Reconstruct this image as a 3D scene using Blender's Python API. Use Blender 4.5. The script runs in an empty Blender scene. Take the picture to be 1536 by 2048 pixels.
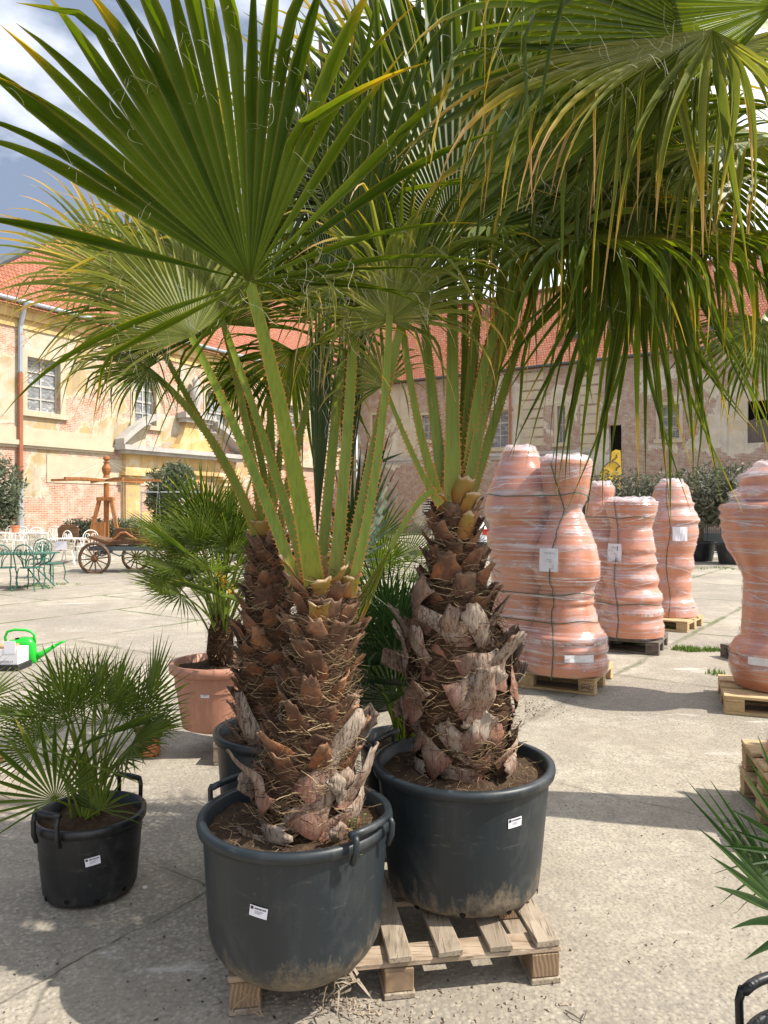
import bpy, bmesh, math, random
from mathutils import Vector, Matrix, noise
V = Vector
R = math.radians
PI = math.pi
# ---------------------------------------------------------------- camera
SC = bpy.context.scene
COL = SC.collection
FPX, EYE = 1479.0, 1.55
def P(px, py, D):
    "a point D metres into the yard, given where the photograph shows it"
    return V(((px-768)/FPX*D, D, EYE-(py-1024)/FPX*D))
def G(px, py, z=0.0):
    "point at height z"
    D = (EYE-z)*FPX/(py-1024)
    return V(((px-768)/FPX*D, D, z))
cam = bpy.data.objects.new('camera', bpy.data.cameras.new('camera'))
COL.objects.link(cam)
cam.location = (0, 0, EYE); cam.rotation_euler = (R(90), 0, 0)
cam.data.sensor_fit = 'VERTICAL'; cam.data.sensor_height = 36; cam.data.lens = 26.0
cam.data.clip_start = 0.05; cam.data.clip_end = 3000
SC.camera = cam
# ---------------------------------------------------------------- light
SUN_EL, SUN_AZ = 50.0, (1.0, -0.19)       # the sun stands to the right, a touch behind the camera
az = math.atan2(SUN_AZ[0], SUN_AZ[1])      # clockwise from +Y
sd = V((math.sin(az)*math.cos(R(SUN_EL)), math.cos(az)*math.cos(R(SUN_EL)), math.sin(R(SUN_EL))))
sl = bpy.data.lights.new('sun', 'SUN'); sl.energy = 5.0; sl.angle = R(0.53); sl.color = (1.0, 0.94, 0.84)
so = bpy.data.objects.new('sun', sl); COL.objects.link(so)
so.rotation_euler = sd.to_track_quat('Z', 'Y').to_euler()
W = bpy.data.worlds.new("World"); SC.world = W; W.use_nodes = True
wn = W.node_tree.nodes; wl = W.node_tree.links; wn.clear()
sky = wn.new('ShaderNodeTexSky'); sky.sky_type = 'NISHITA'; sky.sun_disc = False
sky.sun_elevation = R(SUN_EL); sky.sun_rotation = az; sky.air_density = 1.0; sky.dust_density = 1.2
tc = wn.new('ShaderNodeTexCoord'); mp = wn.new('ShaderNodeMapping'); mp.inputs['Scale'].default_value = (1, 1, 2.2)
mp.inputs['Location'].default_value = (2.3, 0.4, 0.25)
cn = wn.new('ShaderNodeTexNoise'); cn.inputs['Scale'].default_value = 1.9; cn.inputs['Detail'].default_value = 9; cn.inputs['Roughness'].default_value = 0.56
cn.inputs['Distortion'].default_value = 0.25
cr = wn.new('ShaderNodeValToRGB'); cr.color_ramp.elements[0].position = 0.20; cr.color_ramp.elements[1].position = 0.46
c2 = wn.new('ShaderNodeTexNoise'); c2.inputs['Scale'].default_value = 3.6; c2.inputs['Detail'].default_value = 6
c2r = wn.new('ShaderNodeValToRGB')
c2r.color_ramp.elements[0].position = 0.38; c2r.color_ramp.elements[0].color = (3.2, 4.0, 5.6, 1)
c2r.color_ramp.elements[1].position = 0.58; c2r.color_ramp.elements[1].color = (15.5, 16.0, 17.2, 1)
# the bank of dark cloud lies to the left of the yard
sepw = wn.new('ShaderNodeSeparateXYZ'); lm = wn.new('ShaderNodeMath'); lm.operation = 'MULTIPLY_ADD'; lm.inputs[1].default_value = 0.26; lm.inputs[2].default_value = 0.04
ad = wn.new('ShaderNodeMath'); ad.operation = 'ADD'
mx = wn.new('ShaderNodeMix'); mx.data_type = 'RGBA'
bg = wn.new('ShaderNodeBackground'); bg.inputs['Strength'].default_value = 0.068
wo = wn.new('ShaderNodeOutputWorld')
wl.new(tc.outputs['Generated'], mp.inputs['Vector']); wl.new(mp.outputs['Vector'], cn.inputs['Vector'])
wl.new(mp.outputs['Vector'], c2.inputs['Vector']); wl.new(tc.outputs['Generated'], sepw.inputs[0])
wl.new(sepw.outputs['X'], lm.inputs[0]); wl.new(lm.outputs[0], ad.inputs[0]); wl.new(c2.outputs['Fac'], ad.inputs[1])
wl.new(ad.outputs[0], c2r.inputs['Fac']); wl.new(cn.outputs['Fac'], cr.inputs['Fac'])
wl.new(cr.outputs['Color'], mx.inputs['Factor']); wl.new(sky.outputs['Color'], mx.inputs['A']); wl.new(c2r.outputs['Color'], mx.inputs['B'])
wl.new(mx.outputs['Result'], bg.inputs['Color']); wl.new(bg.outputs['Background'], wo.inputs['Surface'])
SC.view_settings.view_transform = 'Standard'; SC.view_settings.look = 'None'
SC.view_settings.exposure = 0.6; SC.view_settings.gamma = 1.0
SC.render.engine = 'CYCLES'
SC.cycles.max_bounces = 8; SC.cycles.transparent_max_bounces = 16; SC.cycles.transmission_bounces = 4
# ---------------------------------------------------------------- mesh helpers
class MB:
    def __init__(s): s.v = []; s.f = []; s.c = []
    def add(s, vs, fs, c=None):
        b = len(s.v); s.v.extend(vs)
        s.f.extend([tuple(b+i for i in f) for f in fs])
        if c is None: s.c.extend([(0, 0, 0)]*len(vs))
        elif isinstance(c, tuple): s.c.extend([c]*len(vs))
        else: s.c.extend(c)
    def box(s, lo, hi, c=None, M=None, jit=0.0):
        x0, y0, z0 = lo; x1, y1, z1 = hi
        vs = [V(p) for p in ((x0,y0,z0),(x1,y0,z0),(x1,y1,z0),(x0,y1,z0),(x0,y0,z1),(x1,y0,z1),(x1,y1,z1),(x0,y1,z1))]
        if jit: vs = [p+V((random.uniform(-jit,jit),random.uniform(-jit,jit),random.uniform(-jit,jit))) for p in vs]
        if M: vs = [M@p for p in vs]
        s.add(vs, [(0,3,2,1),(4,5,6,7),(0,1,5,4),(1,2,6,5),(2,3,7,6),(3,0,4,7)], c)
    def tube(s, pts, r, n=6, c=None, cap=True):
        pts = [V(p) for p in pts]; k = len(pts)
        rs = r if isinstance(r, (list, tuple)) else [r]*k
        vs = []; fs = []; a0 = None
        for i, p in enumerate(pts):
            d = (pts[min(i+1,k-1)]-pts[max(i-1,0)])
            if d.length < 1e-9: d = V((0,0,1))
            d.normalize()
            if a0 is None: a0 = d.orthogonal().normalized()
            a0 = (a0-d*a0.dot(d))
            if a0.length < 1e-6: a0 = d.orthogonal()
            a0.normalize(); b0 = d.cross(a0)
            for j in range(n):
                t = 2*PI*j/n
                vs.append(p+(a0*math.cos(t)+b0*math.sin(t))*rs[i])
        for i in range(k-1):
            for j in range(n):
                fs.append((i*n+j, i*n+(j+1)%n, (i+1)*n+(j+1)%n, (i+1)*n+j))
        if cap:
            fs.append(tuple(range(n-1,-1,-1))); fs.append(tuple((k-1)*n+j for j in range(n)))
        s.add(vs, fs, c)
    def lathe(s, prof, ctr, n=40, c=None, M=None, cap=False, sy=1.0, wob=0.0, seed=0):
        vs = []; fs = []; k = len(prof)
        for (r, z) in prof:
            for j in range(n):
                t = 2*PI*j/n
                w = 1+wob*noise.noise(V((math.cos(t)*1.4+seed, math.sin(t)*1.4, z*5+seed)))
                vs.append(V((r*w*math.cos(t), r*w*math.sin(t)*sy, z))+V(ctr))
        if M: vs = [M@p for p in vs]
        for i in range(k-1):
            for j in range(n):
                fs.append((i*n+j, i*n+(j+1)%n, (i+1)*n+(j+1)%n, (i+1)*n+j))
        if cap:
            fs.append(tuple(range(n-1,-1,-1))); fs.append(tuple((k-1)*n+j for j in range(n)))
        s.add(vs, fs, c)
    def strip(s, pts, side, w, c=None):
        "thin ribbon"
        k = len(pts); vs = []
        for i, p in enumerate(pts):
            ww = w[i] if isinstance(w, list) else w
            vs += [p-side*ww, p+side*ww]
        s.add(vs, [(2*i, 2*i+1, 2*i+3, 2*i+2) for i in range(k-1)], c)
    def prism(s, poly, y0, y1, c=None, M=None):
        "polygon of (x,z) pushed from y0 to y1"
        k = len(poly)
        vs = [V((x,y0,z)) for x, z in poly]+[V((x,y1,z)) for x, z in poly]
        if M: vs = [M@p for p in vs]
        fs = [tuple(range(k)), tuple(range(2*k-1,k-1,-1))]+[(i, k+i, k+(i+1)%k, (i+1)%k) for i in range(k)]
        s.add(vs, fs, c)
    def build(s, name, mat, parent=None, smooth=False, bevel=0.0, org=None):
        me = bpy.data.meshes.new(name)
        off = V((0,0,0))
        q = parent
        while q is not None: off += V(q.get('_o', (0,0,0))); q = q.parent
        if org is not None: off = V(org)
        me.from_pydata([tuple(V(p)-off) for p in s.v], [], s.f)
        at = me.attributes.new('pc', 'FLOAT_COLOR', 'POINT')
        buf = []
        for c in s.c: buf.extend((c[0], c[1], c[2], 1.0))
        at.data.foreach_set('color', buf)
        if bevel:
            bm = bmesh.new(); bm.from_mesh(me)
            bmesh.ops.recalc_face_normals(bm, faces=bm.faces)
            bmesh.ops.bevel(bm, geom=bm.edges[:], offset=bevel, segments=1, affect='EDGES')
            bm.to_mesh(me); bm.free()
        if smooth: me.polygons.foreach_set('use_smooth', [True]*len(me.polygons))
        me.materials.append(mat); me.update()
        o = bpy.data.objects.new(name, me); COL.objects.link(o)
        if parent is not None: o.parent = parent
        elif org is not None: o.location = off
        return o
def tag(o, label=None, cat=None, group=None, kind=None):
    if label: o['label'] = label
    if cat: o['category'] = cat
    if group: o['group'] = group
    if kind: o['kind'] = kind
    return o
def thing(name, loc, label, cat, group=None, rz=0, world=True):
    "Empty at a thing's base; world=True means its parts are given in world space"
    o = bpy.data.objects.new(name, None); COL.objects.link(o)
    o.location = loc; o.rotation_euler = (0,0,rz); o.empty_display_size = 0.1
    if world and rz == 0: o['_o'] = tuple(loc)
    return tag(o, label, cat, group)
def dup(o, loc=None, rz=None, label=None, parent=None):
    c = o.copy(); COL.objects.link(c); c.parent = parent
    if loc is not None: c.location = loc
    if rz is not None: c.rotation_euler = (0,0,rz)
    if label: c['label'] = label
    for ch in list(o.children): dup(ch, parent=c)
    return c
def sm(a, b, x):
    t = min(1, max(0, (x-a)/(b-a))); return t*t*(3-2*t)
def lerp(a, b, t): return a+(b-a)*t
def gz(x, y):
    "ground height: the far left of the yard rises a little"
    return 0.5*sm(16, 32, y)*sm(-2, -9, x)
def bez(a, b, c, n):
    return [a*(1-t)**2+b*2*t*(1-t)+c*t*t for t in [i/n for i in range(n+1)]]
# ---------------------------------------------------------------- material helpers
class NT:
    def __init__(s, name, rough=0.8, spec=0.3):
        s.m = bpy.data.materials.new(name); s.m.use_nodes = True
        s.n = s.m.node_tree.nodes; s.l = s.m.node_tree.links
        s.b = s.n['Principled BSDF']; s.out = s.n['Material Output']
        s.b.inputs['Roughness'].default_value = rough; s.b.inputs['Specular IOR Level'].default_value = spec
    def lk(s, a, b): s.l.new(a, b)
    def put(s, sock, v):
        if hasattr(v, 'is_output') : s.lk(v, sock)
        elif isinstance(v, tuple) and len(v) == 3 and sock.type == 'RGBA': sock.default_value = (*v, 1)
        else: sock.default_value = v
    def obj(s, scale=(1,1,1), rot=(0,0,0), loc=(0,0,0), kind='Object'):
        t = s.n.new('ShaderNodeTexCoord'); m = s.n.new('ShaderNodeMapping')
        m.inputs['Scale'].default_value = scale; m.inputs['Rotation'].default_value = rot; m.inputs['Location'].default_value = loc
        s.lk(t.outputs[kind], m.inputs['Vector']); return m.outputs['Vector']
    def noise(s, vec, scale, detail=4, rough=0.55, dist=0.0):
        t = s.n.new('ShaderNodeTexNoise'); s.lk(vec, t.inputs['Vector'])
        t.inputs['Scale'].default_value = scale; t.inputs['Detail'].default_value = detail
        t.inputs['Roughness'].default_value = rough; t.inputs['Distortion'].default_value = dist
        return t.outputs['Fac']
    def vor(s, vec, scale, feature='F1', out='Distance', rnd=1.0):
        t = s.n.new('ShaderNodeTexVoronoi'); t.feature = feature; s.lk(vec, t.inputs['Vector'])
        t.inputs['Scale'].default_value = scale; t.inputs['Randomness'].default_value = rnd
        return t.outputs[out]
    def ramp(s, fac, stops):
        r = s.n.new('ShaderNodeValToRGB'); e = r.color_ramp.elements
        while len(e) < len(stops): e.new(0.5)
        for i, (p, c) in enumerate(stops):
            e[i].position = p
            e[i].color = (c, c, c, 1) if not isinstance(c, tuple) else (*c, 1)
        s.put(r.inputs['Fac'], fac); return r.outputs['Color']
    def mix(s, f, a, b, mode='MIX'):
        m = s.n.new('ShaderNodeMix'); m.data_type = 'RGBA'; m.blend_type = mode
        s.put(m.inputs['Factor'], f); s.put(m.inputs['A'], a); s.put(m.inputs['B'], b)
        return m.outputs['Result']
    def math(s, op, a, b=0.0, c=0.0, clamp=False):
        m = s.n.new('ShaderNodeMath'); m.operation = op; m.use_clamp = clamp
        s.put(m.inputs[0], a); s.put(m.inputs[1], b); s.put(m.inputs[2], c); return m.outputs[0]
    def attr(s, name='pc'):
        a = s.n.new('ShaderNodeAttribute'); a.attribute_name = name
        p = s.n.new('ShaderNodeSeparateColor'); s.lk(a.outputs['Color'], p.inputs[0])
        return p.outputs[0], p.outputs[1], p.outputs[2]
    def rnd(s):
        return s.n.new('ShaderNodeObjectInfo').outputs['Random']
    def base(s, c): s.put(s.b.inputs['Base Color'], c)
    def rough(s, c): s.put(s.b.inputs['Roughness'], c)
    def bump(s, h, strength=0.3, dist=0.01, prev=None):
        b = s.n.new('ShaderNodeBump'); b.inputs['Strength'].default_value = strength; b.inputs['Distance'].default_value = dist
        s.put(b.inputs['Height'], h)
        if prev is not None: s.lk(prev, b.inputs['Normal'])
        s.lk(b.outputs['Normal'], s.b.inputs['Normal']); return b.outputs['Normal']
    def brick(s, vec, c1, c2, mortar, w, h, ms, scale=1.0, bias=0.0, off=0.5):
        t = s.n.new('ShaderNodeTexBrick'); s.lk(vec, t.inputs['Vector'])
        s.put(t.inputs['Color1'], c1); s.put(t.inputs['Color2'], c2); s.put(t.inputs['Mortar'], mortar)
        t.inputs['Scale'].default_value = scale; t.inputs['Mortar Size'].default_value = ms
        t.inputs['Brick Width'].default_value = w; t.inputs['Row Height'].default_value = h
        t.inputs['Bias'].default_value = bias; t.offset = off
        return t.outputs['Color'], t.outputs['Fac']
    def xz(s, scale=1.0):
        "object coordinates as (x, z, 0): for wall-plane patterns"
        t = s.n.new('ShaderNodeTexCoord'); p = s.n.new('ShaderNodeSeparateXYZ'); q = s.n.new('ShaderNodeCombineXYZ')
        s.lk(t.outputs['Object'], p.inputs[0]); s.lk(p.outputs['X'], q.inputs['X']); s.lk(p.outputs['Z'], q.inputs['Y'])
        return q.outputs[0], p.outputs['X'], p.outputs['Y'], p.outputs['Z']
MT = {}
def simple(name, col, rough=0.6, spec=0.3, var=0.15, sc=8, bump=0.0, metal=0.0):
    k = NT(name, rough, spec); o = k.obj(); n = k.noise(o, sc, 5)
    k.base(k.mix(n, tuple(c*(1-var) for c in col), tuple(min(1, c*(1+var)) for c in col)))
    if bump: k.bump(n, bump, 0.01)
    k.b.inputs['Metallic'].default_value = metal
    MT[name] = k.m; return k.m
# concrete yard
k = NT('concrete_yard', 0.9, 0.2)
o = k.obj()
n1 = k.noise(o, 0.35, 6, 0.6); n2 = k.noise(o, 2.3, 7, 0.65); n3 = k.noise(o, 60, 3, 0.7); n4 = k.noise(o, 14, 5, 0.7)
c = k.ramp(n2, [(0.3, (0.39,0.34,0.265)), (0.5, (0.50,0.445,0.35)), (0.72, (0.62,0.565,0.46))])
c = k.mix(k.ramp(n1, [(0.46, 0.0), (0.66, 0.7)]), c, (0.30,0.27,0.225))
c = k.mix(k.ramp(n4, [(0.35, 0.5), (0.55, 0.0)]), c, (0.25,0.225,0.19))
c = k.mix(k.ramp(n3, [(0.35, 0.8), (0.5, 0.0)]), c, (0.20,0.18,0.15))
peb = k.vor(o, 55); pebc = k.vor(o, 55, out='Color')
c = k.mix(k.ramp(k.noise(k.obj(loc=(4,4,0)), 0.45, 5, 0.6), [(0.42, 0.18), (0.58, 0.62)]), c, k.mix(k.ramp(peb, [(0.0, 0.0), (0.7, 1.0)]), k.mix(0.42, c, k.ramp(pebc, [(0.2, (0.16,0.14,0.11)), (0.5, (0.42,0.36,0.27)), (0.8, (0.74,0.68,0.56))])), (0.19,0.17,0.15)))
slc, _ = k.brick(k.obj(rot=(0, 0, R(-54)), loc=(0.9, -0.407, 0)), (0.74,0.73,0.72), (1.0,1.0,1.0), (0.8,0.8,0.8), 3.0, 2.0, 0.0, off=0.35)
c = k.mix(0.8, c, slc, 'MULTIPLY')
st_ = k.noise(k.obj(scale=(1,1,1), loc=(7,2,0)), 1.1, 9, 0.75, 1.2)
c = k.mix(k.ramp(st_, [(0.50, 0.0), (0.58, 0.5), (0.70, 0.12)]), c, (0.25,0.215,0.17))
# white chalky smears
sm_ = k.noise(k.obj(scale=(0.7, 2.2, 1), loc=(3,1,0)), 1.1, 8, 0.7)
c = k.mix(k.ramp(sm_, [(0.60, 0.0), (0.70, 0.65)]), c, (0.58,0.55,0.50))
# slab joints and cracks
og = k.obj(rot=(0, 0, R(-54)), loc=(0.9, -0.407, 0))
wn_ = k.n.new('ShaderNodeVectorMath'); wn_.operation = 'ADD'
nv = k.n.new('ShaderNodeTexNoise'); nv.inputs['Scale'].default_value = 3.5; nv.inputs['Detail'].default_value = 6; k.lk(o, nv.inputs['Vector'])
sv = k.n.new('ShaderNodeVectorMath'); sv.operation = 'SCALE'; sv.inputs['Scale'].default_value = 0.10
k.lk(nv.outputs['Color'], sv.inputs[0]); k.lk(og, wn_.inputs[0]); k.lk(sv.outputs[0], wn_.inputs[1])
_, jf = k.brick(wn_.outputs[0], (0,0,0), (0,0,0), (1,1,1), 3.0, 2.0, 0.006, off=0.35)
_, jw = k.brick(wn_.outputs[0], (0,0,0), (0,0,0), (1,1,1), 3.0, 2.0, 0.04, off=0.35)
jm = k.math('MULTIPLY', jf, k.ramp(k.noise(o, 5.0, 6, 0.7), [(0.40, 0.1), (0.58, 0.9)]))
c = k.mix(k.math('MULTIPLY', jw, k.ramp(k.noise(o, 4.0, 5), [(0.45, 0.0), (0.6, 0.5)])), c, (0.16,0.14,0.11))
c = k.mix(jm, c, (0.085,0.078,0.055))
sy_ = k.n.new('ShaderNodeSeparateXYZ'); k.lk(o, sy_.inputs[0])
farj = k.math('MULTIPLY', k.ramp(k.math('MULTIPLY', sy_.outputs['Y'], 1/30.0), [(0.2, 0.0), (0.35, 1.0)]), jw)
c = k.mix(k.math('MULTIPLY', farj, k.ramp(k.noise(o, 1.0, 4), [(0.4, 0.1), (0.6, 0.9)])), c, (0.085,0.11,0.035))
ck = k.vor(wn_.outputs[0], 0.42, feature='DISTANCE_TO_EDGE')
ckm = k.math('MULTIPLY', k.ramp(ck, [(0.0, 0.8), (0.0022, 0.0)]), k.ramp(k.noise(o, 0.5, 2), [(0.48, 0.0), (0.56, 0.8)]))
c = k.mix(ckm, c, (0.10,0.09,0.07))
# grit and specks
spk = k.vor(o, 9.0); sel = k.vor(o, 9.0, out='Color')
c = k.mix(k.ramp(spk, [(0.035, 0.85), (0.06, 0.0)]), c, k.ramp(sel, [(0.4, (0.07,0.055,0.045)), (0.75, (0.45,0.42,0.38))]))
k.base(c)
h = k.math('ADD', k.math('MULTIPLY', n3, 0.35), k.math('MULTIPLY', peb, -0.8))
h = k.math('ADD', h, k.math('MULTIPLY', n4, 0.8))
h = k.math('ADD', h, k.math('MULTIPLY', jf, -1.4))
k.bump(h, 0.42, 0.008)
MT['ground'] = k.m
# plaster walls
def plaster(name, ochre, cream, brick1, brick2, mort, hi, lo, seed):
    k = NT(name, 0.92, 0.15); v, X, Y, Z = k.xz()
    o = k.obj(loc=(seed, seed*0.7, 0))
    bc, bf = k.brick(v, brick1, brick2, mort, 0.27, 0.085, 0.012, bias=-0.1)
    bc = k.mix(k.ramp(k.noise(o, 3.0, 5, 0.7), [(0.42, 0.0), (0.66, 0.8)]), bc, mort)
    nn = k.noise(o, 0.33, 8, 0.62, 0.3); n2 = k.noise(o, 1.7, 6, 0.6)
    pl = k.mix(k.ramp(k.noise(o, 0.5, 6, 0.6, 0.4), [(0.44, 0.0), (0.52, 1.0)]), cream, ochre)
    pl = k.mix(k.ramp(n2, [(0.3, 0.55), (0.62, 0.0)]), pl, tuple(x*0.62 for x in cream))
    streak = k.noise(k.obj(scale=(1.4, 1.4, 0.09)), 1.6, 6, 0.7)
    pl = k.mix(k.ramp(streak, [(0.5, 0.0), (0.72, 0.5)]), pl, (0.17,0.15,0.12))
    # bare brick: more of it low down
    thr = k.math('ADD', nn, k.ramp(k.math('MULTIPLY', Z, 0.1), [(0.0, 0.17), (0.42, 0.10), (0.55, -0.02), (1.0, hi)]))
    bare = k.ramp(thr, [(0.53, 0.0), (0.545, 1.0)])
    edge = k.ramp(thr, [(0.50, 0.0), (0.528, 0.55), (0.55, 0.0)])
    c = k.mix(bare, pl, bc); c = k.mix(edge, c, (0.62,0.57,0.48))
    damp = k.ramp(k.math('ADD', k.math('MULTIPLY', Z, 0.5), k.math('MULTIPLY', n2, 1.2)), [(0.75, 0.75), (1.35, 0.0)])
    c = k.mix(damp, c, (0.20,0.185,0.165))
    k.base(c)
    hh = k.math('SUBTRACT', k.math('MULTIPLY', n2, 0.2), k.math('ADD', k.math('MULTIPLY', bare, 0.7), k.math('MULTIPLY', k.math('MULTIPLY', bf, bare), 0.5)))
    k.bump(hh, 0.7, 0.04); MT[name] = k.m
plaster('plaster_yellow', (0.44,0.315,0.155), (0.50,0.44,0.33), (0.36,0.14,0.08), (0.47,0.22,0.13), (0.55,0.47,0.38), -0.10, 0, 3.1)
plaster('plaster_grey', (0.52,0.44,0.31), (0.56,0.51,0.42), (0.27,0.14,0.10), (0.37,0.22,0.16), (0.46,0.40,0.33), 0.05, 0, 9.4)
k = NT('trim_ochre', 0.9, 0.1); o = k.obj(); n = k.noise(o, 0.9, 8, 0.65, 0.4)
c = k.ramp(n, [(0.3, (0.30,0.25,0.19)), (0.42, (0.50,0.34,0.14)), (0.55, (0.58,0.41,0.18)), (0.66, (0.60,0.52,0.38))]); c = k.mix(k.ramp(k.noise(k.obj(scale=(2,2,.12)), 1.5, 6, .7), [(0.5,0.0),(0.7,0.6)]), c, (0.24,0.19,0.13)); k.base(c); k.bump(n, 0.4, 0.03); MT['trim_ochre'] = k.m
simple('trim_stone', (0.40,0.38,0.35), 0.9, 0.1, 0.35, 1.8, 0.4)
simple('trim_cream', (0.46,0.40,0.29), 0.9, 0.1, 0.22, 1.8, 0.4)
# tiles: local x along the eaves, y up the slope (pc.r, pc.g hold them in metres/40)
k = NT('roof_tiles', 0.85, 0.2)
r_, g_, _b = k.attr(); q = k.n.new('ShaderNodeCombineXYZ')
k.lk(k.math('MULTIPLY', r_, 40.0), q.inputs['X']); k.lk(k.math('MULTIPLY', g_, 40.0), q.inputs['Y'])
bc, bf = k.brick(q.outputs[0], (0.31,0.10,0.055), (0.44,0.17,0.10), (0.17,0.055,0.03), 0.19, 0.24, 0.03, bias=-0.15)
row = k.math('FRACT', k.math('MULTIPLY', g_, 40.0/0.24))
nn = k.noise(q.outputs[0], 0.7, 6, 0.7); n5 = k.noise(q.outputs[0], 5.0, 3, 0.6)
c = k.mix(k.ramp(nn, [(0.38, 0.6), (0.55, 0.0)]), bc, (0.26,0.12,0.08))
c = k.mix(k.ramp(k.noise(q.outputs[0], 1.9, 7, 0.75), [(0.56, 0.0), (0.68, 0.55)]), c, (0.20,0.13,0.09))
c = k.mix(k.ramp(n5, [(0.55, 0.0), (0.7, 0.5)]), c, (0.60,0.28,0.18))
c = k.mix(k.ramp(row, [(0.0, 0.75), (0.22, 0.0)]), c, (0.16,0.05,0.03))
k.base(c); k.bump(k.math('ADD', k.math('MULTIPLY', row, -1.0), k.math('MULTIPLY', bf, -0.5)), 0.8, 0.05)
MT['roof'] = k.m
# wood
def wood(name, c1, c2, c3, ax=1, sc=1.0, rough=0.8):
    k = NT(name, rough, 0.2); s3 = [9*sc]*3; s3[ax] = 0.55*sc
    rn = k.rnd(); t = k.n.new('ShaderNodeTexCoord'); va = k.n.new('ShaderNodeVectorMath'); va.operation = 'ADD'
    cb = k.n.new('ShaderNodeCombineXYZ'); k.lk(k.math('MULTIPLY', rn, 37.0), cb.inputs[0]); k.lk(k.math('MULTIPLY', rn, 11.0), cb.inputs[1])
    k.lk(t.outputs['Object'], va.inputs[0]); k.lk(cb.outputs[0], va.inputs[1])
    m = k.n.new('ShaderNodeMapping'); m.inputs['Scale'].default_value = s3; k.lk(va.outputs[0], m.inputs['Vector'])
    g = k.noise(m.outputs[0], 3.0, 7, 0.65, 0.6); g2 = k.noise(m.outputs[0], 11.0, 4, 0.6)
    d = k.noise(va.outputs[0], 7, 5, 0.6)
    c = k.mix(k.ramp(g, [(0.35, 0.0), (0.65, 1.0)]), c1, c2)
    c = k.mix(k.ramp(g2, [(0.54, 0.0), (0.64, 0.85)]), c, c3)
    c = k.mix(k.ramp(d, [(0.52, 0.0), (0.7, 0.65)]), c, tuple(x*0.55 for x in c1))
    c = k.mix(k.math('MULTIPLY', rn, 0.45), c, tuple(x*0.6 for x in c1))
    k.base(c); k.bump(k.math('ADD', g, k.math('MULTIPLY', g2, 0.7)), 0.6, 0.004); MT[name] = k.m
wood('wood_weathered', (0.27,0.215,0.155), (0.41,0.34,0.26), (0.10,0.075,0.055))
wood('wood_weathered_x', (0.32,0.235,0.16), (0.47,0.37,0.27), (0.12,0.085,0.06), 0)
wood('wood_fresh', (0.50,0.35,0.18), (0.60,0.44,0.25), (0.30,0.19,0.09))
wood('wood_fresh_x', (0.50,0.35,0.18), (0.60,0.44,0.25), (0.30,0.19,0.09), 0)
wood('wood_old', (0.14,0.115,0.095), (0.20,0.17,0.14), (0.07,0.055,0.045))
wood('wood_orange', (0.30,0.12,0.04), (0.42,0.18,0.06), (0.12,0.05,0.02), 2, 0.6, 0.5)
wood('wood_brown', (0.10,0.050,0.025), (0.20,0.11,0.055), (0.04,0.02,0.012), 0, 0.6, 0.45)
# block end grain
k = NT('wood_end', 0.85, 0.15); v, X, Y, Z = k.xz()
rr = k.n.new('ShaderNodeTexWave'); rr.wave_type = 'RINGS'; rr.rings_direction = 'SPHERICAL'; rr.inputs['Scale'].default_value = 30; rr.inputs['Distortion'].default_value = 3.0; rr.inputs['Detail'].default_value = 3
k.lk(k.obj(), rr.inputs['Vector']); nn = k.noise(k.obj(), 14, 4)
c = k.mix(rr.outputs['Fac'], (0.17,0.115,0.07), (0.30,0.205,0.125)); c = k.mix(k.ramp(nn, [(0.45, 0.0), (0.65, 0.6)]), c, (0.17,0.12,0.08))
k.base(c); k.bump(nn, 0.4, 0.004); MT['wood_end'] = k.m
# pot plastic
def plastic(name, c0, dirt, topdirt, rough, zdirt):
    k = NT(name, rough, 0.5); o = k.obj(); r_, g_, b_ = k.attr()
    n = k.noise(o, 3, 6, 0.6); st = k.noise(k.obj(scale=(9,9,0.8)), 3.0, 6, 0.7); sc = k.noise(o, 26, 4, 0.7)
    c = k.mix(n, tuple(x*0.85 for x in c0), tuple(x*1.2 for x in c0))
    c = k.mix(k.ramp(st, [(0.5, 0.0), (0.75, 0.30)]), c, tuple(min(1, x*2.2+0.02) for x in c0))
    low = k.math('ADD', r_, k.math('MULTIPLY', k.math('SUBTRACT', k.noise(k.obj(scale=(1,1,0.35)), 9, 7, 0.8), 0.5), 0.95))
    m = k.math('MULTIPLY', k.ramp(low, [(zdirt-0.05, 0.0), (zdirt+0.10, 0.9)]), k.ramp(k.noise(o, 45, 5, 0.8), [(0.36, 0.25), (0.6, 1.0)]))
    c = k.mix(m, c, dirt)
    c = k.mix(k.ramp(k.noise(k.obj(scale=(3,3,14)), 3, 5, 0.7), [(0.62, 0.0), (0.72, 0.12)]), c, (0.35,0.35,0.33))
    c = k.mix(k.ramp(k.noise(k.obj(scale=(1,1,1), rot=(0.5,0.3,0)), 7, 9, 0.85, 2.5), [(0.60, 0.0), (0.66, 0.16), (0.70, 0.0)]), c, (0.30,0.29,0.27))
    c = k.mix(k.ramp(k.noise(o, 1.8, 6, 0.7, 1.0), [(0.5, 0.0), (0.62, 0.10)]), c, (0.25,0.24,0.22))
    k.base(c); k.rough(k.mix(m, (rough,)*3, (0.85,)*3)); k.bump(sc, 0.06, 0.003); MT[name] = k.m
plastic('pot_grey', (0.011,0.017,0.021), (0.20,0.155,0.10), 0, 0.45, 0.81)
plastic('pot_black', (0.009,0.010,0.011), (0.05,0.045,0.04), 0, 0.42, 0.95)
plastic('pot_terracotta', (0.40,0.19,0.125), (0.35,0.2,0.14), 0, 0.55, 1.1)
plastic('pot_orange', (0.50,0.16,0.07), (0.35,0.2,0.14), 0, 0.6, 1.1)
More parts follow.
